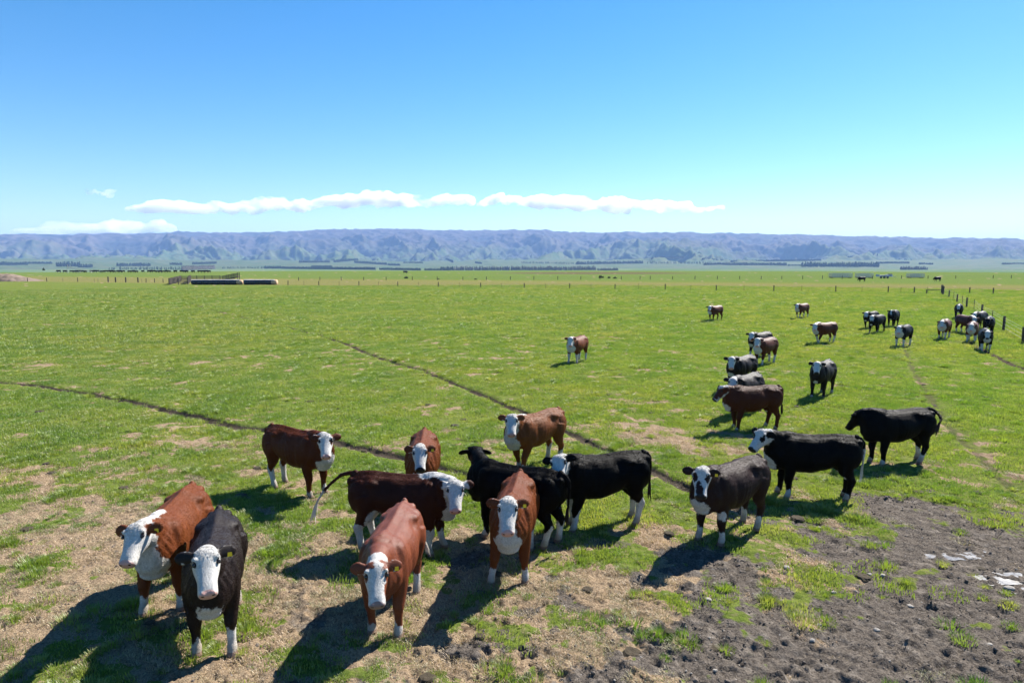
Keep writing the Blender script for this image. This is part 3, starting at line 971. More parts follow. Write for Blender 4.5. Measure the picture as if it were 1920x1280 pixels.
make_cow('dark red cow in full profile with dark face and white jaw', (1380, 804), ('hoof', 1459, 800), coat=(.07, .0185, .0075), voxel=HI, elev=30, look=6, pitch=48, neck=.42, face=.17, brisket=.9, belly=.54, nose=BLACKNOSE, socks=(.08, .08, .08, .08), group=G1, tail_white=False,
         holes=((.22, .09, .0, .14), (.22, -.09, .0, .14), (.36, .06, .02, .10), (.36, -.06, .02, .10), (.08, .12, -.08, .10), (.08, -.12, -.08, .10)), feet={'FL': (.05, 0), 'FR': (-.05, 0), 'HL': (-.03, 0), 'HR': (.07, 0)})
make_cow('dark brown cow with white face standing alone facing us, right of the profile cow', (1533, 745), face_turn=15, back=('tail', 1543, 674), coat=BROWN, voxel=.022, elev=34, pitch=43, brisket=.5, nose=BLACKNOSE, socks=(.1, .1, .1, .1), group=G2, tail_white=False)
make_cow('dark cow with blue-white face, upper of the pair behind the profile cow', (1377, 731), face_turn=28, back=('tail', 1398, 663), coat=BROWN, voxel=.022, elev=30, pitch=49, group=G2, tail_white=False)
make_cow('dark cow with white face half hidden right behind the profile cow', (1381, 778), face_turn=28, back=('tail', 1400, 693), coat=BROWN, voxel=.022, elev=24, pitch=47, group=G2, tail_white=False)
make_cow('red and white cow walking out in front of a dark cow, past the profile cow', (1424, 684), face_turn=28, back=('hoof', 1447, 678), coat=RED2, voxel=MIDV, elev=30, pitch=41, brisket=1.4, socks=(.3, .3, .45, .45), belly=.5, group=G2, crest=.06)
make_cow('dark grey-brown cow almost hidden behind the walking red and white cow', (1414, 669), face_turn=32, back=('tail', 1440, 623), coat=BROWN, voxel=MIDV, elev=26, pitch=41, group=G2, tail_white=False)
make_cow('red and white cow alone in the middle of the open paddock', (1074, 682), face_turn=24, back=('tail', 1094, 628), coat=RED, voxel=MIDV, elev=28, pitch=47, brisket=1.6, socks=(.5, .5, .4, .4), crest=.06, group=G2)
make_cow('red cow standing alone farthest out near the middle of the paddock', (1334, 602), face_turn=34, back=('hoof', 1345, 600), coat=RED2, voxel=LO, elev=22, pitch=41, brisket=1.0, socks=(.1, .1, .1, .1), group=G2)
make_cow('small red and white cow walking alone farthest back, below the back fence', (1497, 597), face_turn=30, back=('hoof', 1507, 594), coat=RED2, voxel=LO, elev=20, pitch=41, brisket=1.3, socks=(.35, .35, .35, .35), group=G2, feet={'FL': (.15, 0), 'FR': (-.12, 0)})
make_cow('red cow with white head and belly walking left in the open', (1534, 643), face_turn=42, back=('hoof', 1554, 640), coat=RED2, voxel=LO, elev=16, pitch=41, brisket=1.3, belly=.54, crest=.1, socks=(.3, .5, .4, .3), group=G2, feet={'FL': (.18, 0), 'FR': (-.15, 0), 'HL': (.1, 0)})
make_cow('black cow walking with grey face, in front of its half-hidden twin', (1637, 625), face_turn=24, back=('hoof', 1648, 620), coat=BLACK, voxel=LO, elev=20, pitch=43, nose=BLACKNOSE, brisket=.5, socks=(.1, .1, .1, .1), group=G2, tail_white=False)
make_cow('black cow half hidden behind another black walking cow', (1626, 617), face_turn=24, back=('tail', 1638, 588), coat=BLACK, voxel=LO, elev=20, pitch=43, nose=BLACKNOSE, brisket=.5, socks=(.1, .1, .1, .1), group=G2, tail_white=False)
make_cow('black cow with dark streaked face between two groups of walking cattle', (1671, 614), face_turn=12, back=('tail', 1674, 585), coat=BLACK, voxel=LO, elev=26, pitch=43, nose=BLACKNOSE, face=.16, blaze=.05, brisket=.4, socks=(.1, .1, .1, .1), group=G2, tail_white=False)
make_cow('black cow with white face, chest and legs walking on the pale trail', (1687, 649), face_turn=18, back=('tail', 1692, 608), coat=BLACK, voxel=LO, elev=20, pitch=45, brisket=1.7, socks=(.55, .55, .5, .5), group=G2, tail_white=False)
make_cow('red cow with white face and broad white chest, left of the fence-side bunch', (1766, 636), face_turn=10, back=('tail', 1771, 600), coat=RED2, voxel=LO, elev=16, pitch=47, brisket=1.8, socks=(.55, .3, .4, .4), group=G2)
make_cow('dark cow with grey face leading alone nearest the corner post', (1796, 598), face_turn=2, back=('tail', 1797, 572), coat=BLACK, voxel=LO, elev=14, pitch=45, nose=BLACKNOSE, face=.15, brisket=.5, socks=(.1, .1, .1, .1), group=G2, tail_white=False)
make_cow('red cow with white face and white forelegs in the middle of the fence-side bunch', (1820, 641), face_turn=4, back=('tail', 1822, 602), coat=RED2, voxel=LO, elev=12, pitch=47, brisket=1.6, socks=(.6, .6, .4, .4), group=G2)
make_cow('black cow with white face and white-streaked forelegs, nearest of the fence-side bunch', (1848, 657), face_turn=-6, back=('tail', 1848, 612), coat=BLACK, voxel=LO, elev=16, pitch=47, nose=BLACKNOSE, brisket=1.0, socks=(.5, .5, .2, .2), group=G2, tail_white=False)
make_cow('dark brown cow with white poll at the back of the fence-side bunch', (1829, 617), face_turn=22, back=('tail', 1838, 580), coat=BROWN, voxel=LO, elev=14, pitch=43, brisket=.5, socks=(.1, .1, .1, .1), group=G2, tail_white=False)
make_cow('black-faced cow between the fence and the nearest fence-side cow', (1851, 630), face_turn=4, back=('tail', 1852, 592), coat=BLACK, voxel=LO, elev=14, pitch=43, nose=BLACKNOSE, face=0, brisket=.4, socks=(.1, .1, .1, .1), group=G2, tail_white=False)
make_cow('dark red cow with white face peeping out behind the red one of the bunch', (1819, 627), face_turn=-35, back=('tail', 1813, 588), coat=(.07, .02, .012), voxel=LO, elev=14, pitch=43, crest=.12, brisket=.5, group=G2)
make_cow('black cow grazing head-down beyond the back fence below the grey crates', (1612, 528), yaw=175, coat=BLACK, voxel=LO, elev=-42, pitch=75, look=0, face=0, brisket=0, socks=(0, 0, 0, 0), group='black cattle beyond the fence', tail_white=False, eyes=False)
make_cow('black cow standing beyond the back fence near the corner post', (1754, 528), yaw=185, coat=BLACK, voxel=LO, elev=-25, pitch=60, look=0, face=0, brisket=0, socks=(0, 0, 0, 0), group='black cattle beyond the fence', tail_white=False, eyes=False)

# ------------------------------------------------------------------ what grows and lies on the paddock
def blade_mesh(name, blades, mat):
    """blades: (x, y, height, width, lean direction, lean, tint)"""
    v, f, tint = [], [], []
    for x, y, h, w, az, lean, tn in blades:
        dx, dy = math.cos(az), math.sin(az)
        wx, wy = -dy * w / 2, dx * w / 2
        b = len(v)
        m = lean * h * .35; tip = lean * h
        zt = h * math.sqrt(max(.05, 1 - lean * lean * .8))
        v += [(x - wx, y - wy, -.012), (x + wx, y + wy, -.012), (x + dx * m + wx * .8, y + dy * m + wy * .8, zt * .55), (x + dx * m - wx * .8, y + dy * m - wy * .8, zt * .55), (x + dx * tip, y + dy * tip, zt)]
        f += [(b, b + 1, b + 2, b + 3), (b + 3, b + 2, b + 4)]
        tint += [tn] * 5
    me = bpy.data.meshes.new(name)
    me.from_pydata(v, [], f)
    a = me.attributes.new('tint', 'FLOAT', 'POINT'); a.data.foreach_set('value', tint)
    me.materials.append(mat)
    return bpy.data.objects.new(name, me)


def blade_material(name, c0, c1, c2, trans):
    t = NT(name)
    oi = t.n('ShaderNodeObjectInfo')
    c = t.mix(t.attr('tint'), c0, c1)
    c = t.mix(t.math('MULTIPLY', t.step(oi.outputs['Random'], .35, 1.0), .7), c, c2)
    gp_ = t.n('ShaderNodeNewGeometry').outputs['Position']
    c = t.mix(1.0, c, t.mix(t.step(t.noise(.45, 5, .62, gp_), .36, .64), (.74, .86, .8), (1.2, 1.08, 1.15)), 'MULTIPLY')
    c = t.mix(1.0, c, t.mix(t.step(t.noise(.06, 4, .6, gp_), .38, .62), (.9, .98, .9), (1.12, 1.03, 1.05)), 'MULTIPLY')
    df = t.n('ShaderNodeBsdfDiffuse'); tr = t.n('ShaderNodeBsdfTranslucent'); gl = t.n('ShaderNodeBsdfGlossy')
    gl.inputs['Roughness'].default_value = .5
    t.l(c, df.inputs['Color']); t.l(t.mix(1.0, c, (1.15, 1.25, .7), 'MULTIPLY'), tr.inputs['Color'])
    m1 = t.n('ShaderNodeMixShader'); m1.inputs[0].default_value = trans
    t.l(df.outputs[0], m1.inputs[1]); t.l(tr.outputs[0], m1.inputs[2])
    m2 = t.n('ShaderNodeMixShader'); m2.inputs[0].default_value = .05
    t.l(m1.outputs[0], m2.inputs[1]); t.l(gl.outputs[0], m2.inputs[2])
    t.l(m2.outputs[0], t.o.inputs['Surface'])
    return t.m


def scatter(name, kinds, pts, rot, scl, idx, label, cat):
    """one object of instanced plants standing on the points"""
    col = bpy.data.collections.new(name + '_kinds')
    for i, k in enumerate(kinds):
        k.name = '%s_%02d' % (name, i)
        col.objects.link(k)
    me = bpy.data.meshes.new(name)
    me.vertices.add(len(pts)); me.vertices.foreach_set('co', np.ascontiguousarray(pts, dtype=np.float32).ravel())
    for nm, typ, key, arr in (('rot', 'FLOAT_VECTOR', 'vector', rot), ('scl', 'FLOAT_VECTOR', 'vector', scl), ('idx', 'INT', 'value', idx)):
        a = me.attributes.new(nm, typ, 'POINT')
        a.data.foreach_set(key, np.ascontiguousarray(arr, dtype=np.int32 if typ == 'INT' else np.float32).ravel())
    ng = bpy.data.node_groups.new(name + '_scatter', 'GeometryNodeTree')
    ng.interface.new_socket('Geometry', in_out='INPUT', socket_type='NodeSocketGeometry')
    ng.interface.new_socket('Geometry', in_out='OUTPUT', socket_type='NodeSocketGeometry')
    gi, go = ng.nodes.new('NodeGroupInput'), ng.nodes.new('NodeGroupOutput')
    iop = ng.nodes.new('GeometryNodeInstanceOnPoints')
    ci = ng.nodes.new('GeometryNodeCollectionInfo')
    ci.inputs['Collection'].default_value = col
    ci.inputs['Separate Children'].default_value = True
    ci.inputs['Reset Children'].default_value = True
    iop.inputs['Pick Instance'].default_value = True

    def na(nm, typ):
        n = ng.nodes.new('GeometryNodeInputNamedAttribute'); n.data_type = typ
        n.inputs['Name'].default_value = nm
        return n.outputs['Attribute']
    ng.links.new(gi.outputs[0], iop.inputs['Points'])
    ng.links.new(ci.outputs[0], iop.inputs['Instance'])
    ng.links.new(na('idx', 'INT'), iop.inputs['Instance Index'])
    ng.links.new(na('rot', 'FLOAT_VECTOR'), iop.inputs['Rotation'])
    ng.links.new(na('scl', 'FLOAT_VECTOR'), iop.inputs['Scale'])
    ng.links.new(iop.outputs[0], go.inputs[0])
    ob = link(bpy.data.objects.new(name, me))
    md = ob.modifiers.new('scatter', 'NODES'); md.node_group = ng
    tag(ob, label, cat, kind='stuff')
    return ob


M_GRASS = blade_material('grass_blade', (.125, .182, .022), (.22, .28, .042), (.295, .305, .09), .5)
M_STRAW = blade_material('dead_grass_blade', (.36, .265, .165), (.50, .39, .26), (.22, .155, .10), .25)
br = random.Random(3)


def patch_blades(n, size, h0, h1, w0, w1, lean=.6):
    return [(br.uniform(-size, size), br.uniform(-size, size), br.uniform(h0, h1), br.uniform(w0, w1), br.uniform(0, 6.283), br.uniform(.1, lean), br.random()) for _ in range(n)]


def clump_blades(n, rad, h0, h1, w0, w1):
    out = []
    for _ in range(n):
        r, a = rad * math.sqrt(br.random()), br.uniform(0, 6.283)
        out.append((r * math.cos(a), r * math.sin(a), br.uniform(h0, h1) * (1 - .45 * r / rad), br.uniform(w0, w1), a + br.gauss(0, .5), min(.9, .15 + .6 * r / rad + br.random() * .2), br.random()))
    return out


def grass():
    kinds = [blade_mesh('k', patch_blades(150, .24, .025, .07, .006, .013), M_GRASS) for _ in range(3)]
    kinds += [blade_mesh('k', clump_blades(130, .13, .06, .14, .005, .010), M_GRASS) for _ in range(3)]
    kinds += [blade_mesh('k', patch_blades(170, .55, .05, .11, .014, .028, .7), M_GRASS) for _ in range(2)]
    P, S, I = [], [], []
    half = R(50)

    def ring(r0, r1, dens):
        n = int(half * (r1 * r1 - r0 * r0) * dens)
        r = np.sqrt(rng.uniform(r0 * r0, r1 * r1, n)); a = rng.uniform(-half, half, n)
        return r * np.sin(a), r * np.cos(a), r

    def add(x, y, h, sc, ks):
        P.append(np.stack([x, y, h], 1)); S.append(sc); I.append(rng.choice(ks, len(x)))
    for r0, r1, dens in ((5.6, 18, 17), (18, 32, 11), (32, 48, 7)):
        x, y, r = ring(r0, r1, dens)
        st, mu, tr, h = fields(x, y)
        keep = rng.random(len(x)) < np.clip(1 - 1.0 * sstep(st, .25, .6), .03, 1) * (1 - sstep(mu, .15, .6)) * (1 - sstep(tr, .15, .45)) * sstep(track_dist(x, y), .10, .34)
        x, y, h, r = x[keep], y[keep], h[keep], r[keep]
        gap = sstep(fbm(x * 2.6, y * 2.6, 4, 321, .6), .36, .52) if r0 < 30 else np.ones(len(x))
        kp = rng.random(len(x)) < np.maximum(gap, sstep(r, 14, 30) * .8 + .12)
        x, y, h, r = x[kp], y[kp], h[kp], r[kp]
        sz = .75 + .55 * fbm(x * .9, y * .9, 3, 301)
        add(x, y, h, sz * (1 if r0 < 18 else 1.2), [0, 1, 2])
    for r0, r1, dens in ((5.6, 18, 19), (18, 32, 8), (32, 60, 3.5), (60, 120, .9)):
        x, y, r = ring(r0, r1, dens)
        st, mu, tr, h = fields(x, y)
        cl = fbm(x * 1.7, y * 1.7, 3, 311)
        p = (1 - .60 * sstep(st, .3, .7)) * (1 - .84 * sstep(mu, .2, .7)) * (1 - sstep(tr, .15, .5)) * sstep(cl, .38, .62)
        keep = rng.random(len(x)) < p
        x, y, h, cl, r = x[keep], y[keep], h[keep], cl[keep], r[keep]
        add(x, y, h, rng.uniform(.55, 1.15, len(x)) * (.6 + .8 * sstep(cl, .45, .75)) * np.interp(r, [18, 40, 90], [1, 1.5, 2.4]), [3, 4, 5])
    for r0, r1, dens in ((44, 80, 3.2), (80, 150, 1.5)):
        x, y, r = ring(r0, r1, dens)
        st, mu, tr, h = fields(x, y)
        keep = rng.random(len(x)) < (1 - sstep(st, .3, .7)) * sstep(track_dist(x, y), .1, .5)
        x, y, h = x[keep], y[keep], h[keep]
        add(x, y, h, rng.uniform(.7, 1.25, len(x)), [6, 7])
    P, S, I = np.vstack(P), np.concatenate(S), np.concatenate(I)
    rot = np.zeros_like(P); rot[:, 2] = rng.uniform(0, 6.283, len(P))
    rot[:, 0] = rng.normal(0, .08, len(P)); rot[:, 1] = rng.normal(0, .08, len(P))
    sv = np.repeat(S[:, None], 3, 1); sv[:, 2] *= rng.uniform(.7, 1.15, len(P))
    scatter('grass', kinds, P, rot, sv, I, 'short tufty green pasture grass all over the paddock', 'grass')
    # dead grass lying in the worn places
    kinds = [blade_mesh('k', patch_blades(120, .17, .04, .10, .004, .008, .97), M_STRAW) for _ in range(3)]
    x, y, r = ring(5.6, 20, 26)
    st, mu, tr, h = fields(x, y)
    keep = rng.random(len(x)) < np.clip(sstep(st, .3, .7) * .85 + .05, 0, 1) * (1 - .9 * sstep(mu, .2, .6)) * (1 - sstep(tr, .2, .6))
    x, y, h = x[keep], y[keep], h[keep]
    P = np.stack([x, y, h], 1); n = len(P)
    rot = np.zeros_like(P); rot[:, 2] = rng.uniform(0, 6.283, n)
    sv = np.repeat(rng.uniform(.6, 1.1, n)[:, None], 3, 1); sv[:, 2] *= rng.uniform(.25, .7, n)
    scatter('dead_grass', kinds, P, rot, sv, rng.integers(0, 3, n), 'pale dead grass lying flat in the worn patches', 'dead grass')


grass()


def stone_mesh(name, seed, mat, sub=2):
    bm = bmesh.new(); bmesh.ops.create_icosphere(bm, subdivisions=sub, radius=1.0)
    q = random.Random(seed)
    ax = [Vector((q.gauss(0, 1), q.gauss(0, 1), q.gauss(0, 1))).normalized() for _ in range(9)]
    cut = [q.uniform(.62, .95) for _ in ax]
    for v in bm.verts:
        k = 1.0
        for a, c in zip(ax, cut):
            d = v.co.normalized().dot(a)
            if d > 0: k = min(k, c / max(d, .01))
        v.co = v.co * k
        v.co.z *= .62; v.co.y *= q.uniform(.97, 1.03) * .8
    me = bpy.data.meshes.new(name); bm.to_mesh(me); bm.free(); me.materials.append(mat)
    return me


M_STONE = simple_mat('pale_field_stone', (.27, .245, .215), .85, .35, 9, .2, .4)
M_CLOD = simple_mat('earth_clod', (.14, .116, .096), .9, .6, 12, .1, .5)


def litter():
    kinds = [bpy.data.objects.new('k', stone_mesh('pebble', 50 + i, M_STONE, 1)) for i in range(3)] + [bpy.data.objects.new('k', stone_mesh('clod', 80 + i, M_CLOD, 1)) for i in range(4)]
    n = 420000
    r = np.sqrt(rng.uniform(5.6 ** 2, 17 ** 2, n)); a = rng.uniform(R(-48), R(50), n)
    x, y = r * np.sin(a), r * np.cos(a)
    st, mu, tr, h = fields(x, y)
    clus = sstep(fbm(x * 1.4, y * 1.4, 4, 401, .65), .42, .62)
    keep = rng.random(n) < (.3 * sstep(mu, .3, .8) * (.25 + .75 * clus) + .10 * sstep(st, .3, .8) * clus + .25 * sstep(tr, .3, .7))
    x, y, h = x[keep], y[keep], h[keep]; n = len(x)
    P = np.stack([x, y, h], 1)
    peb = rng.random(n) < .03
    sc = np.where(peb, rng.uniform(.006, .024, n), np.minimum(.06, .005 + rng.exponential(.0058, n)))
    P[:, 2] -= sc * .15
    rot = rng.uniform(-.5, .5, (n, 3)); rot[:, 2] = rng.uniform(0, 6.283, n)
    scatter('clods', kinds, P, rot, np.repeat(sc[:, None], 3, 1), np.where(peb, rng.integers(0, 3, n), rng.integers(3, 7, n)), 'loose clods and small pebbles over the churned mud', 'clods')


    M_DUNG = simple_mat('dried_dung', (.055, .044, .030), .9, .4, 20, .1, .5)
    ks = []
    for i in range(3):
        q = random.Random(900 + i); v, f = [(0, 0, .03)], []
        for ring_, (rr, zz) in enumerate(((.4, .035), (.75, .028), (1.0, -.01))):
            for k in range(14):
                a_ = 6.283 * k / 14; w = rr * (.85 + .3 * q.random())
                v.append((w * math.cos(a_), w * math.sin(a_), (zz + q.uniform(-.006, .006)) * 6))
        v[0] = (0, 0, .15)
        for k in range(14): f.append((0, 1 + k, 1 + (k + 1) % 14))
        for g_ in range(2):
            for k in range(14): f.append((1 + g_ * 14 + k, 15 + g_ * 14 + k, 15 + g_ * 14 + (k + 1) % 14, 1 + g_ * 14 + (k + 1) % 14))
        me = bpy.data.meshes.new('pat'); me.from_pydata(v, [], f); me.materials.append(M_DUNG); ks.append(bpy.data.objects.new('k', me))
    n = 230
    r = 7 + 55 * rng.random(n) ** 1.3; a = rng.uniform(R(-48), R(48), n)
    x, y = r * np.sin(a), r * np.cos(a)
    P = np.stack([x, y, fields(x, y)[3] + .01], 1)
    sc = rng.uniform(.06, .15, n); rot = np.zeros((n, 3)); rot[:, 2] = rng.uniform(0, 6.28, n)
    scatter('dung', ks, P, rot, np.repeat(sc[:, None], 3, 1), rng.integers(0, 3, n), 'dark cow pats scattered over the grazed paddock', 'dung')


litter()

STONES = [(1536, 985, .075, 'pale flat stone by the grass edge right of the black spotted-face cow'), (1474, 1061, .11, 'grey rounded stone on the grass strip above the mud'), (1631, 1071, .07, 'small white stone beside a larger one in the mud'),
          (1655, 1074, .08, 'larger of two neighbouring white stones in the mud'), (1563, 1107, .08, 'white stone at a lone grass tuft in the mud'), (1707, 1129, .085, 'grey stone alone in the middle of the mud'),
          (1536, 1167, .075, 'bright round stone in the mud nearest the grass strip'), (1645, 1176, .085, 'long grey stone lying in the lower mud'), (1856, 1200, .07, 'pale stone in the mud near the lower corner'),
          (1328, 1123, .08, 'white stone in the broken turf below the dark brown cow'), (1341, 1254, .06, 'small white stone at the very bottom among grass tufts'), (1523, 1198, .07, 'flat grey stone below the bright round stone'),
          (1893, 1098, .13, 'dark grey boulder at the edge of the larger puddle')]
for i, (u, v, s_, lb) in enumerate(STONES):
    p = px_z(u, v)
    so = share('stone', stone_mesh('stone', 200 + i, M_STONE), None, (p.x, p.y, float(fields(np.array([p.x]), np.array([p.y]))[3][0]) + s_ * .06), random.uniform(0, 6), (s_ * .62, s_ * .62, s_ * .5))
    tag(so, lb, 'stone', 'stones in the muddy corner')


def puddle(u, v, rx, ry, seed, label):
    p = px_z(u, v)
    vs_, q = [], random.Random(seed)
    ph = [q.uniform(0, 6.28) for _ in range(5)]
    n = 64
    for k in range(n):
        a = 2 * math.pi * k / n
        rr = 1 + .28 * math.sin(2 * a + ph[0]) + .22 * math.sin(3 * a + ph[1]) + .16 * math.sin(5 * a + ph[2]) + .1 * math.sin(9 * a + ph[3]) + .07 * math.sin(14 * a + ph[4])
        vs_.append((p.x + rx * rr * math.cos(a), p.y + ry * rr * math.sin(a), 0.0))
    zs = np.array(fields(np.array([w[0] for w in vs_]), np.array([w[1] for w in vs_]))[3])
    z = float(np.median(zs)) - .006
    ob = mesh_obj('puddle', [(a, b, z) for a, b, _ in vs_], [tuple(range(n))], M_PUDDLE)
    tag(ob, label, 'puddle', kind='structure')


def puddle_mat():
    t = NT('puddle_water')
    n = t.noise(5, 4, .6, t.coord())
    t.set(Base_Color=t.mix(t.step(n, .4, .65), (.07, .06, .052), (.15, .135, .12)), Roughness=t.math('ADD', .16, t.math('MULTIPLY', n, .25)))
    t.b.inputs['Specular IOR Level'].default_value = .45
    t.bump(t.noise(20, 3, .5, t.coord()), .15, .01)
    return t.m


M_PUDDLE = puddle_mat()
puddle(1796, 1034, .46, .17, 1, 'smaller pale puddle nearest the grass in the muddy corner')
puddle(1880, 1076, .50, .19, 2, 'larger pale puddle cut by the right side of the picture')
puddle(1935, 1104, .36, .12, 5, 'pale strip of puddle water below the larger puddle')

# ------------------------------------------------------------------ fences
M_POST = simple_mat('weathered_post_timber', (.075, .062, .052), .9, .4, 14, .2, .4)
M_WIRE = simple_mat('dull_fence_wire', (.16, .15, .14), .6, .2, 10)
M_RAIL = simple_mat('grey_rail_timber', (.085, .07, .06), .9, .35, 8, .2, .3)


def cyl_verts(p0, p1, r, n=7):
    d = (Vector(p1) - Vector(p0)).normalized()
    u = d.orthogonal().normalized(); w = d.cross(u)
    v = [Vector(p) + (u * math.cos(2 * math.pi * k / n) + w * math.sin(2 * math.pi * k / n)) * r for p in (p0, p1) for k in range(n)]
    f = [(k, (k + 1) % n, n + (k + 1) % n, n + k) for k in range(n)] + [tuple(range(n))[::-1], tuple(range(n, 2 * n))]
    return v, f


def post_mesh(h, r, seed):
    q = random.Random(seed)
    lean = (q.uniform(-.03, .03), q.uniform(-.03, .03))
    v, f = cyl_verts((0, 0, -.1), (lean[0] * h, lean[1] * h, h), r, 8)
    for k in range(8, 16): v[k] = v[k] + Vector((0, 0, q.uniform(-.02, .03)))
    me = bpy.data.meshes.new('post'); me.from_pydata([tuple(a) for a in v], [], f); me.materials.append(M_POST)
    return me


POSTS = [post_mesh(1.0, .085, i) for i in range(3)]
BATTENS = [post_mesh(.95, .028, 10 + i) for i in range(2)]
STRAINER = post_mesh(1.35, .16, 30)


def gz(p):
    return float(fields(np.array([p.x]), np.array([p.y]))[3][0])


def fence(label, pts, wires=(.25, .5, .75, .92), group='wire fences'):
    """pts: (u, v, kind)"""
    W = [px_z(u, v) for u, v, k in pts]
    root = empty('wire_fence', W[0])
    tag(root, label, 'fence', group)
    for (u, v, k), p in zip(pts, W):
        p.z = gz(p)
        me = {'p': random.choice(POSTS), 'b': random.choice(BATTENS), 's': STRAINER}[k]
        share('post', me, root, p - W[0] if False else (p.x - root.location.x, p.y - root.location.y, p.z - root.location.z), random.uniform(0, 6), (1, 1, random.uniform(.93, 1.08)))
    for h in wires:
        vv, ff = [], []
        for a, b in zip(W[:-1], W[1:]):
            a2, b2 = Vector((a.x, a.y, a.z + h)) - root.location, Vector((b.x, b.y, b.z + h)) - root.location
            v, f = cyl_verts(a2, b2, .007, 4)
            o = len(vv); vv += v; ff += [tuple(i + o for i in q) for q in f]
        mesh_obj('wire', vv, ff, M_WIRE, root)
    return root


def lerp_fence(us, u0, v0, u1, v1, kinds=None):
    return [(u, v0 + (v1 - v0) * (u - u0) / (u1 - u0), (kinds or {}).get(u, 'p')) for u in us]


fence('post and wire fence across the back of the paddock from the bales to the corner',
      lerp_fence([540, 570, 598, 636, 673, 710, 746, 785, 822, 862, 901, 940, 983, 1023, 1068, 1108, 1153, 1197, 1247, 1295, 1343, 1395, 1451, 1503, 1567, 1616, 1665, 1689, 1714, 1739, 1766], 540, 534.5, 1766, 550,
                  {u: 'b' for u in (570, 636, 710, 785, 862, 940, 1023, 1108, 1197, 1295, 1395, 1503, 1616, 1689, 1739)} | {1766: 's'}))
fence('short post and wire fence running on right beyond the corner strainer post', [(1770, 550, 'b'), (1818, 550, 'p'), (1862, 551, 'p'), (1930, 552, 'p'), (2010, 553, 'p')])
fence('fence running toward us beside the walking cattle on the right', [(1768, 552, 's'), (1779, 557, 'p'), (1788, 560, 'b'), (1794, 566, 'p'), (1804, 570, 'b'), (1812, 576, 'p'), (1826, 580, 'b'), (1840, 592, 'p'), (1860, 605, 'b'), (1881, 620, 'p'), (1918, 643, 'p'), (1965, 676, 'p'), (2040, 730, 'p')])
fence('farther fence line along the edge of the rough olive strip',
      lerp_fence([560, 600, 640, 682, 724, 773, 820, 868, 912, 957, 1001, 1046, 1089, 1125, 1165, 1200, 1219, 1261, 1303, 1345, 1387, 1427, 1466, 1505, 1542, 1579, 1636, 1690, 1740, 1792, 1862, 1896, 1950], 560, 526, 1950, 522))
fence('fence with taller gate posts left of the timber stock yard',
      lerp_fence([-20, 20, 52, 88, 118, 146, 177, 184, 203, 217, 236, 259, 266, 274, 290, 306], -20, 527, 306, 530, {177: 'b', 184: 'b', 266: 'b', 118: 'b', 203: 's', 217: 's', 236: 's', 259: 's'}))
gp = [px_z(1737, 550.5), px_z(1764, 551)]
gate = empty('field_gate', gp[0]); tag(gate, 'low dark timber stay beside the corner strainer post', 'gate')
d = gp[1] - gp[0]
for nm, a, b, r in (('post', (0, 0, 0), (0, 0, .62), .08), ('rail', (0, 0, .58), (d.x, d.y, .62), .055)):
    v, f = cyl_verts(a, b, r); mesh_obj(nm, v, f, M_POST, gate)


# ------------------------------------------------------------------ stock yard, bales, heap, crates
def boxv(c, hx, hy, hz, rz=0.0):
    c = Vector(c); m = Matrix.Rotation(rz, 3, 'Z')
    v = [c + m @ Vector((sx * hx, sy * hy, sz * hz)) for sz in (-1, 1) for sx, sy in ((-1, -1), (1, -1), (1, 1), (-1, 1))]
    return v, [(3, 2, 1, 0), (4, 5, 6, 7), (0, 1, 5, 4), (1, 2, 6, 5), (2, 3, 7, 6), (3, 0, 4, 7)]


def rail_panel(root, a, b, h0, h1, rails=5, step=2.0, mat=None):
    a, b = Vector(a), Vector(b)
    n = max(1, round((b - a).length / step))
    rz = math.atan2(b.y - a.y, b.x - a.x)
    o = root.location
    for k in range(n + 1):
        p = a.lerp(b, k / n); h = h0 + (h1 - h0) * k / n
        v, f = cyl_verts((p.x - o.x, p.y - o.y, -.05), (p.x - o.x, p.y - o.y, h + .12), .085)
        mesh_obj('post', v, f, mat or M_RAIL, root)
    for r in range(rails):
        q = (r + .7) / rails
        p0 = Vector((a.x - o.x, a.y - o.y, h0 * q + max(0, h0 - 1.2) * (1 - q))); p1 = Vector((b.x - o.x, b.y - o.y, h1 * q + max(0, h1 - 1.2) * (1 - q)))
        m = (p0 + p1) / 2; L = (p1 - p0).length
        v, f = boxv((0, 0, 0), L / 2, .022, .06)
        ang = math.atan2(p1.z - p0.z, math.hypot(p1.x - p0.x, p1.y - p0.y))
        M = Matrix.Translation(m) @ Matrix.Rotation(rz, 4, 'Z') @ Matrix.Rotation(-ang, 4, 'Y')
        mesh_obj('rail', [M @ w for w in v], f, mat or M_RAIL, root)


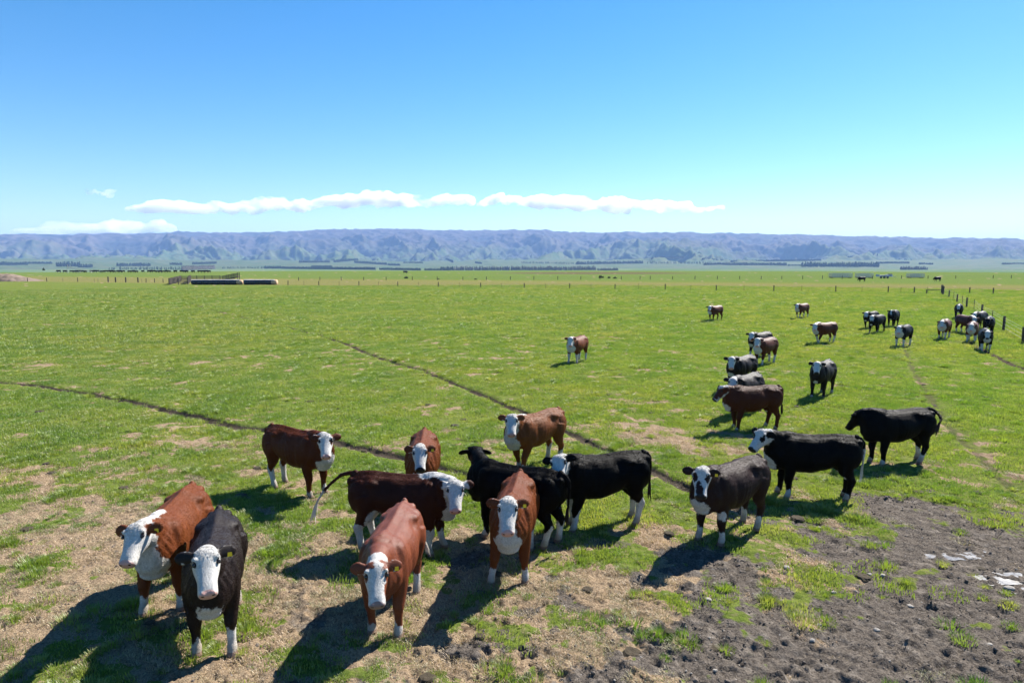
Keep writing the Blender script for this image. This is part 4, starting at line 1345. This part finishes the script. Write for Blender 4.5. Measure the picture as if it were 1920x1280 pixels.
y0, y1, y2, y3 = px_z(317, 534), px_z(352, 533), px_z(340, 527), px_z(412, 526)
yard = empty('stock_yard', y0); tag(yard, 'weathered timber rail cattle yard at the end of the dark bales', 'stock yard')
rail_panel(yard, y0, y1, 1.35, 1.35); rail_panel(yard, y0, y2, 1.35, 1.35); rail_panel(yard, y2, y3, 1.35, 1.35); rail_panel(yard, y1, px_z(358, 527), 1.5, 1.5, 6, 1.4)
r0, r1 = px_z(414, 526), px_z(446, 526)
ramp = empty('loading_ramp', r0); tag(ramp, 'timber loading ramp rising above the dark bale rows', 'ramp')
rail_panel(ramp, r0, r1, 1.2, 2.1, 4, 1.5)
rail_panel(ramp, r0 + Vector((0, 1.3, 0)), r1 + Vector((0, 1.3, 0)), 1.2, 2.1, 4, 1.5)
dd = r1 - r0
v, f = [(0, 0, .05), (dd.x, dd.y, 1.0), (dd.x, dd.y + 1.3, 1.0), (0, 1.3, .05), (0, 0, -.05), (dd.x, dd.y, .88), (dd.x, dd.y + 1.3, .88), (0, 1.3, -.05)], [(0, 1, 2, 3), (7, 6, 5, 4), (0, 4, 5, 1), (1, 5, 6, 2), (2, 6, 7, 3), (3, 7, 4, 0)]
mesh_obj('deck', v, f, M_RAIL, ramp)


def wrap_mat():
    t = NT('black_silage_wrap')
    n = t.noise(3, 4, .6, t.coord())
    t.set(Base_Color=t.mix(n, (.012, .013, .018), (.03, .03, .04)), Roughness=.38)
    t.b.inputs['Specular IOR Level'].default_value = .6
    t.bump(t.noise(9, 3, .6, t.coord()), .5, .05)
    return t.m


M_WRAP = wrap_mat()
M_HAY = simple_mat('cut_hay_end', (.48, .32, .20), .95, .3, 9)
M_COVER = simple_mat('pale_shine_and_gear', (.36, .35, .34), .6, .15, 5)  # painted shine on the bale tops; also colours trailer load and irrigator


def bale_row(label, u0, u1, v_, seed):
    a, b = px_z(u0, v_), px_z(u1, v_)
    root = empty('bale_row', a); tag(root, label, 'bales', 'wrapped bale rows by the stock yard')
    n = max(2, round((b - a).length / 1.25)); q = random.Random(seed)
    sh = []
    dirv = (b - a).normalized()
    nb_ = 16
    for k in range(n):
        vv, ff = [], []
        c0, c1 = (b - a).length * k / n + .01, (b - a).length * (k + 1) / n - .01
        rr = .60 * q.uniform(.95, 1.05)
        ring = []
        for c, m in ((c0, .88), (c0 + .09, 1.0), ((c0 + c1) / 2, 1.02), (c1 - .09, 1.0), (c1, .88)):
            for i in range(nb_):
                an = 2 * math.pi * i / nb_
                vv.append(dirv * c + Vector((-dirv.y, dirv.x, 0)) * (math.cos(an) * rr * m * 1.05) + Vector((0, 0, .53 + math.sin(an) * rr * m * .9)))
        for i in range(4):
            for j in range(nb_):
                ff.append((i * nb_ + j, i * nb_ + (j + 1) % nb_, (i + 1) * nb_ + (j + 1) % nb_, (i + 1) * nb_ + j))
        ff.append(tuple(range(nb_))[::-1]); ff.append(tuple(range(4 * nb_, 5 * nb_)))
        ob = mesh_obj('bale', vv, ff, M_HAY if k == n - 1 else M_WRAP, root, smooth=True)
    # pale strip along the tops: the shine of the wrap put in as colour
    vv, ff = [], []
    m_ = n * 3
    for k in range(m_ + 1):
        c = dirv * ((b - a).length * k / m_ - (.5 if k == m_ else 0))
        for j in range(7):
            an = math.pi * (.5 + (j - 3) * .065 * q.uniform(.9, 1.12))
            vv.append(c + Vector((-dirv.y, dirv.x, 0)) * (math.cos(an) * .70) + Vector((0, 0, .53 + math.sin(an) * .62)))
    for k in range(m_):
        for j in range(6):
            ff.append((k * 7 + j, (k + 1) * 7 + j, (k + 1) * 7 + j + 1, k * 7 + j + 1))
    mesh_obj('top_shine', vv, ff, M_COVER, root, smooth=True)


bale_row('long row of black-wrapped bales with a pale top beside the yard', 360, 455, 533.5, 1)
bale_row('shorter row of black-wrapped bales with a pale top at the fence end', 458, 520, 533.5, 2)

hp = px_z(18, 527)
vv, ff = [], []
nx_, ny_ = 60, 30
for i in range(nx_ + 1):
    for j in range(ny_ + 1):
        x, y = -11 + 19 * i / nx_, -5 + 10 * j / ny_
        prof = np.interp(x, [-11, -8, -3, -1, 1, 8], [0, 1.1, 1.9, 2.0, 1.8, 0])
        z = prof * max(0, 1 - (y / 5) ** 2) + (float(fbm(np.array([x * 1.2]), np.array([y * 1.2]), 4, 500)[0]) - .5) * .7 * min(1, prof)
        vv.append((x, y, z - .06))
for i in range(nx_):
    for j in range(ny_):
        a = i * (ny_ + 1) + j
        ff.append((a, a + ny_ + 1, a + ny_ + 2, a + 1))
heap = mesh_obj('gravel_heap', vv, ff, simple_mat('heaped_gravel', (.17, .13, .10), .95, .5, 1.6, .1, .6), smooth=True)
heap.location = hp
tag(heap, 'brown heap of gravel cut by the left side of the picture', 'gravel heap')

M_STEEL = simple_mat('galvanised_rails', (.42, .43, .46), .5, .25, 4, .5)


def crate(label, u0, u1, v_, h):
    a, b = px_z(u0, v_), px_z(u1, v_)
    root = empty('livestock_crate', a); tag(root, label, 'crate', 'grey livestock crates by the far fence')
    L, D = (b - a).length, 2.3
    for yy in (0, D):
        n = max(3, round(L / .75))
        for k in range(n + 1):
            v, f = boxv((L * k / n, yy, h / 2 + .2), .04, .04, h / 2); mesh_obj('upright', v, f, M_STEEL, root)
        for r in range(5):
            v, f = boxv((L / 2, yy + (.05 if yy else -.05), .3 + h * r / 4.3), L / 2, .02, .07); mesh_obj('rail', v, f, M_STEEL, root)
    v, f = boxv((L / 2, D / 2, .2), L / 2, D / 2 - .06, .06); mesh_obj('floor_deck', v, f, M_RAIL, root)
    for k in range(max(3, round(L / .9)) + 1):
        x = L * k / max(3, round(L / .9))
        v, f = boxv((x, D / 2, h + .27), .05, D / 2 + .05, .05); mesh_obj('hoop', v, f, M_STEEL, root)
    for x in (.3, L - .3):
        v, f = boxv((x, D / 2, .07), .09, D / 2 - .1, .09); mesh_obj('skid', v, f, M_RAIL, root)


crate('longest of the three pale railed livestock crates beyond the far fence', 1560, 1598, 521, 1.25)
crate('middle pale railed livestock crate right above a grazing black cow', 1610, 1637, 521, 1.2)
crate('smallest pale railed livestock crate, nearest the standing black cow', 1707, 1733, 521, 1.15)
tp = px_z(1648, 522)
tr_ = empty('farm_trailer', tp); tag(tr_, 'low pale flat trailer with a dark box between the railed crates', 'trailer')
for nm, c, hx, hy, hz, m in (('deck', (2.3, 1, .62), 2.4, 1.0, .07, M_STEEL), ('headboard', (.1, 1, .98), .05, 1.0, .30, M_STEEL), ('load', (1.5, 1, .86), 1.0, .8, .16, M_COVER), ('load', (3.6, 1, .95), .75, .8, .25, M_STEEL), ('box', (3.9, 1, 1.32), .45, .5, .11, M_WRAP), ('drawbar', (5.3, 1, .55), .7, .06, .05, M_STEEL)):
    v, f = boxv(c, hx, hy, hz); mesh_obj(nm, v, f, m, tr_)
for x in (1.7, 2.7):
    for yy in (-.02, 2.02):
        v, f = cyl_verts((x, yy - .1, .34), (x, yy + .1, .34), .34, 16); mesh_obj('wheel', v, f, M_WRAP, tr_)

# pale pivot irrigator, left
ip, iq = px_z(126, 512.3), px_z(178, 511.8)
irr = empty('irrigator', ip); tag(irr, 'thin pale irrigator boom standing among the far black herd', 'irrigator')
L = (iq - ip).length
for nm, a, b, r in (('boom', (0, 0, 2.9), (L, 0, .9), .10), ('mast', (.4, 0, 0), (.4, 0, 4.0), .10), ('stay', (.4, 0, 4.0), (L * .45, 0, 2.0), .05), ('leg', (L * .5, -1.2, 0), (L * .5, 0, 1.95), .06), ('leg', (L * .5, 1.2, 0), (L * .5, 0, 1.95), .06), ('leg', (L, -.8, 0), (L, 0, .95), .06), ('leg', (L, .8, 0), (L, 0, .95), .06)):
    v, f = cyl_verts(a, b, r); mesh_obj(nm, v, f, M_COVER, irr)

# ------------------------------------------------------------------ the far black herd
src = [o for o in bpy.data.objects if o.name.startswith('cow') and o.parent is None and o.get('group') == 'black cattle beyond the fence'][-1]
body = [c for c in src.children if c.name.startswith('body')][0].data
uu = 110.0
hr = random.Random(5)
while uu < 398:
    p = px_z(uu, 511.3 + hr.uniform(-.5, .5))
    o = empty('cow', p, hr.choice((0, math.pi)) + hr.uniform(-.5, .5))
    o.scale = (hr.uniform(.85, 1.05),) * 3
    tag(o, 'tiny black cow in the long far row on the left', 'cow', 'far row of black cattle')
    link(bpy.data.objects.new('body', body), o)
    uu += hr.choice((4, 5, 5, 6, 7, 12)) if 130 < uu else 12
o = empty('cow', px_z(760, 513), .3); tag(o, 'tiny black cow alone on the far green field', 'cow'); link(bpy.data.objects.new('body', body), o)


# ------------------------------------------------------------------ shelter belts and trees of the plain
def leaf_mat(name, c):
    t = NT(name)
    n = t.noise(.35, 5, .65, t.coord())
    t.set(Base_Color=t.mix(t.step(n, .3, .7), tuple(x * .55 for x in c), tuple(x * 1.3 for x in c)), Roughness=.9)
    t.b.inputs['Specular IOR Level'].default_value = .1
    return t.m


M_PINE, M_POPLAR, M_BARE, M_SHRUB = leaf_mat('dark_shelter_pine', (.022, .038, .020)), leaf_mat('young_poplar', (.035, .055, .025)), leaf_mat('bare_winter_twigs', (.13, .115, .09)), leaf_mat('rough_shrub', (.07, .085, .035))


def plain_r(u, v):
    """distance along this bearing at which the plain shows at height v"""
    d = px_dir(u, v); el = d.z / math.hypot(d.x, d.y)
    r = 2060.0
    while r < 5600:
        z = -18.0 if r < 2700 else hill_z(u, r)
        if (z - CAM_H) / r >= el: return r, z
        r += 25
    return 5600, hill_z(u, 5600)


def spiky(vv, ff, c, rx, h, q, kind):
    """one tree: trunk and an uneven crown of leaf clumps"""
    n = 16 if kind != 'bare' else 14
    v, f = cyl_verts(c, c + Vector((0, 0, h * .55)), max(.12, rx * .09), 4)
    o = len(vv); vv += v; ff += [tuple(i + o for i in w) for w in f]
    for k in range(n):
        t = (k + .5) / n
        z = h * (.12 + .86 * t)
        if kind == 'poplar': w = rx * (.5 + .5 * math.sin(math.pi * min(1, t * 1.15)))
        else: w = rx * (1.05 - .75 * t ** 1.6)
        a = q.uniform(0, 6.28); off = w * q.uniform(.1, .65)
        p = c + Vector((math.cos(a) * off, math.sin(a) * off, z))
        sx, sz = w * q.uniform(.45, .75), h * q.uniform(.07, .14)
        o = len(vv)
        m = 5
        vv.append(p + Vector((0, 0, sz * q.uniform(.8, 1.4)))); vv.append(p - Vector((0, 0, sz)))
        for i in range(m):
            b = 6.283 * i / m + a
            vv.append(p + Vector((math.cos(b) * sx * q.uniform(.7, 1.2), math.sin(b) * sx * q.uniform(.7, 1.2), q.uniform(-.3, .3) * sz)))
        for i in range(m):
            ff.append((o, o + 2 + i, o + 2 + (i + 1) % m)); ff.append((o + 1, o + 2 + (i + 1) % m, o + 2 + i))


BELTS = [(-40, 50, 496.5, 497, 5, 'pine'), (50, 97, 494.5, 494.5, 3.5, 'pine'), (103, 148, 500, 500, 8, 'pine'), (145, 171, 502, 502, 6, 'pine'), (203, 336, 506.3, 506.6, 6, 'poplar'), (217, 281, 499, 499, 5.5, 'pine'), (340, 400, 507, 504.5, 7, 'bare'),
         (318, 340, 497, 497, 4, 'pine'), (360, 405, 496, 494.5, 4, 'pine'), (416, 494, 504, 503.6, 4, 'poplar'), (494, 532, 503.6, 503.6, 5, 'pine'), (527, 703, 504.5, 506, 5, 'pine'), (583, 622, 502.5, 502.5, 4.5, 'pine'), (711, 788, 506, 507, 4.5, 'pine'),
         (795, 826, 507, 507, 4.5, 'pine'), (825, 850, 507.2, 507.2, 8, 'pine'), (850, 1118, 507, 506.5, 8, 'bare'), (560, 618, 492.5, 492.5, 4, 'pine'), (626, 671, 492, 488.5, 4.5, 'pine'), (664, 725, 493, 497, 4.5, 'pine'), (727, 750, 497.5, 498, 4, 'pine'), (756, 793, 493.5, 493.5, 3, 'pine'),
         (836, 849, 487, 492.5, 3.5, 'pine'), (891, 903, 493, 495, 3, 'pine'), (976, 1080, 494, 496, 4.5, 'poplar'), (1080, 1206, 496, 494, 5.5, 'pine'), (1210, 1320, 495, 495, 5, 'poplar'), (1222, 1282, 488, 489, 4, 'pine'), (1317, 1440, 489, 487, 3.5, 'pine'), (1320, 1476, 497, 498, 5, 'pine'),
         (1120, 1160, 507, 507, 5, 'bare'), (1478, 1503, 499, 499, 3, 'pine'), (1504, 1650, 500.5, 501, 8.5, 'pine'), (1370, 1540, 492, 489, 3.5, 'pine'), (1543, 1646, 484, 481, 3.5, 'pine'), (1645, 1706, 494, 494, 3.2, 'pine'), (1724, 1750, 496, 496, 3, 'pine'), (1685, 1760, 481, 484, 2.4, 'pine'),
         (1765, 1806, 484, 482, 2.4, 'pine'), (1820, 1866, 483, 479, 2.6, 'pine'), (1880, 1960, 496, 496, 2.8, 'pine'), (1690, 1740, 506, 506, 6, 'bare')]
qq = random.Random(11)
words = {'pine': ('dark shelter belt of pines', M_PINE), 'poplar': ('thin row of upright trees', M_POPLAR), 'bare': ('grey-brown belt of leafless trees', M_BARE)}
for n_, (u0, u1, va, vb, hp_, kind) in enumerate(BELTS):
    vv, ff = [], []
    ra, za = plain_r(u0, va); rb, zb = plain_r(u1, vb)
    def at_(u, r, z):
        d_ = px_dir(u, 490); k = r / math.hypot(d_.x, d_.y)
        return Vector((d_.x * k, d_.y * k, z - .6))
    A, B = at_(u0, ra, za), at_(u1, rb, zb)
    hm = hp_ * (ra + rb) / 2 / FPX
    step = hm * (.42 if kind != 'poplar' else .5)
    m = max(3, int((B - A).length / step))
    for row in range(2 if kind != 'poplar' else 1):
        for k in range(m):
            if kind == 'poplar' and qq.random() < .16: continue
            c = A.lerp(B, (k + qq.uniform(-.3, .3) + .5) / m) + Vector((0, row * hm * .6, 0))
            c.z += qq.uniform(-.3, .1)
            spiky(vv, ff, c - A, hm * (.34 if kind != 'poplar' else .2), hm * qq.uniform(.72, 1.12), qq, kind)
    ob = mesh_obj('shelterbelt', vv, ff, words[kind][1])
    ob.location = A
    side = 'left' if (u0 + u1) / 2 < 640 else 'middle' if (u0 + u1) / 2 < 1280 else 'right'
    tag(ob, '%s on the far plain, %s third of the horizon' % (words[kind][0], side), 'trees', '%s, %s third' % (words[kind][0], side), 'stuff')
for i, (u, v, hpx, wpx, lb) in enumerate([(762, 522, 6, 9, 'lone grey-green shrub behind the far fence left of centre'), (1127, 521, 7, 11, 'largest dark shrub by the pale track beyond the far fence'), (1142, 521.5, 5, 6, 'smaller shrub right of the largest dark shrub'), (1153, 522, 4, 9, 'low flat shrub third from the largest dark shrub'),
                                          (822, 524, 3, 6, 'tiny low bush on the far fence line'), (892, 524, 3, 7, 'small dark bush on the far fence line near the centre'), (82, 506.9, 6, 5, 'small round tree on the plain above the gravel heap')]):
    vv, ff = [], []
    p = px_z(u, v)
    hm, wm = hpx * p.y / FPX, wpx * p.y / FPX
    for k in range(26):
        a, rr = qq.uniform(0, 6.28), math.sqrt(qq.random())
        spiky(vv, ff, Vector((math.cos(a) * rr * wm * .42, math.sin(a) * rr * wm * .3, 0)), wm * .13, hm * (1 - .55 * rr) * qq.uniform(.6, 1.1), qq, 'pine')
    ob = mesh_obj('shrub', vv, ff, M_SHRUB); ob.location = (p.x, p.y, -.03)
    tag(ob, lb, 'shrub', 'shrubs about the far fence')

# ------------------------------------------------------------------ clouds
def cloud(label, blobs, D, dens, voxel, seed):
    from mathutils import noise as mn
    q = random.Random(seed)
    sh = Shell()
    c0 = px_dir(blobs[len(blobs) // 2][0], blobs[len(blobs) // 2][1]).normalized() * D
    for u, v_, ru, rv in blobs:
        c = px_dir(u, v_).normalized() * D - c0
        k = D / FPX
        sh.ball(c + Vector((0, q.uniform(-.3, .3) * ru * k, 0)), ru * k, max(rv, ru * .7) * k, rv * k, 12, 8)
    me = bpy.data.meshes.new('tmp'); me.from_pydata([tuple(w) for w in sh.v], [], sh.f)
    ob = bpy.data.objects.new('tmp', me); COL.objects.link(ob)
    md = ob.modifiers.new('r', 'REMESH'); md.mode = 'VOXEL'; md.voxel_size = voxel
    dg = bpy.context.evaluated_depsgraph_get()
    m2 = bpy.data.meshes.new_from_object(ob.evaluated_get(dg))
    bpy.data.objects.remove(ob)
    for w in m2.vertices:
        p = w.co
        n = mn.fractal(Vector(p) / 700.0, .8, 2.1, 5) * 150 + mn.fractal(Vector(p) / 190.0, .8, 2.1, 3) * 45
        w.co = p + w.normal * n
    m2.polygons.foreach_set('use_smooth', [True] * len(m2.polygons))
    m2.materials.clear(); m2.materials.append(cloud_mat(dens))
    m2.name = 'cloud'
    ob = link(bpy.data.objects.new('cloud', m2)); ob.location = c0 + Vector((0, 0, CAM_H))
    tag(ob, label, 'cloud', 'clouds above the range')


def cloud_mat(dens):
    m = bpy.data.materials.new('cloud_vapour'); m.use_nodes = True
    t = m.node_tree; t.nodes.clear()
    o = t.nodes.new('ShaderNodeOutputMaterial'); s_ = t.nodes.new('ShaderNodeVolumeScatter')
    tc = t.nodes.new('ShaderNodeTexCoord'); mp = t.nodes.new('ShaderNodeMapping'); mp.inputs['Scale'].default_value = (.0011, .0011, .0022)
    nz = t.nodes.new('ShaderNodeTexNoise'); nz.inputs['Scale'].default_value = 1.0; nz.inputs['Detail'].default_value = 5; nz.inputs['Roughness'].default_value = .62; nz.inputs['Distortion'].default_value = .6
    mr = t.nodes.new('ShaderNodeMapRange'); mr.interpolation_type = 'SMOOTHSTEP'
    mr.inputs['From Min'].default_value = .32; mr.inputs['From Max'].default_value = .60; mr.inputs['To Max'].default_value = dens
    t.links.new(tc.outputs['Object'], mp.inputs['Vector']); t.links.new(mp.outputs['Vector'], nz.inputs['Vector'])
    t.links.new(nz.outputs['Fac'], mr.inputs['Value']); t.links.new(mr.outputs['Result'], s_.inputs['Density'])
    s_.inputs['Color'].default_value = (1, 1, 1, 1); s_.inputs['Anisotropy'].default_value = .45
    t.links.new(s_.outputs[0], o.inputs['Volume'])
    return m


def chain(pts, jit, n_each, seed):
    q = random.Random(seed); out = []
    for (u0, v0, r0), (u1, v1, r1) in zip(pts[:-1], pts[1:]):
        for k in range(n_each):
            t = k / n_each
            r = r0 + (r1 - r0) * t
            out.append((u0 + (u1 - u0) * t + q.uniform(-4, 4), v0 + (v1 - v0) * t + q.uniform(-jit, jit), r * q.uniform(1.1, 2.2), r * q.uniform(.7, 1.1)))
    return out


cloud('longest white cloud bank above the range, left of the gap', chain([(232, 397, 2), (270, 390, 8), (310, 385, 13), (350, 391, 9), (420, 388, 10), (500, 382, 14), (560, 386, 10), (620, 378, 15), (700, 372, 14), (760, 378, 11), (820, 379, 11), (868, 374, 8), (890, 378, 4)], 3, 5, 1), 24000, .009, 60, 1)
cloud('white cloud bank with a thin tail right of the gap', chain([(895, 381, 3), (940, 373, 9), (1010, 380, 11), (1060, 378, 12), (1110, 388, 11), (1165, 380, 16), (1220, 386, 9), (1270, 387, 7), (1320, 390, 5), (1366, 390, 3)], 3, 5, 2), 24000, .009, 60, 2)
cloud('low white cloud peeping over the crest of the range on the left', chain([(30, 434, 7), (100, 430, 11), (170, 431, 12), (230, 428, 13), (290, 427, 11), (335, 436, 5)], 2, 6, 3), 25000, .008, 70, 3)
cloud('tiny wisp of cloud alone high over the left of the range', chain([(172, 360, 4), (185, 361, 6), (200, 364, 3), (222, 357, 1.5)], 2, 4, 4), 24000, .004, 50, 4)

# ------------------------------------------------------------------ haze
v, f = boxv((0, 0, 240), 13950, 13950, 275)
hz = mesh_obj('haze', v, f)
hm_ = bpy.data.materials.new('valley_haze'); hm_.use_nodes = True
t_ = hm_.node_tree; t_.nodes.clear()
o_ = t_.nodes.new('ShaderNodeOutputMaterial'); pv = t_.nodes.new('ShaderNodeVolumePrincipled')
pv.inputs['Color'].default_value = (.33, .535, 1.0, 1)
pv.inputs['Density'].default_value = 0.74e-4
t_.links.new(pv.outputs[0], o_.inputs['Volume'])
hz.data.materials.append(hm_)
tag(hz, 'pale blue haze in the air over the plain', 'haze', kind='stuff')
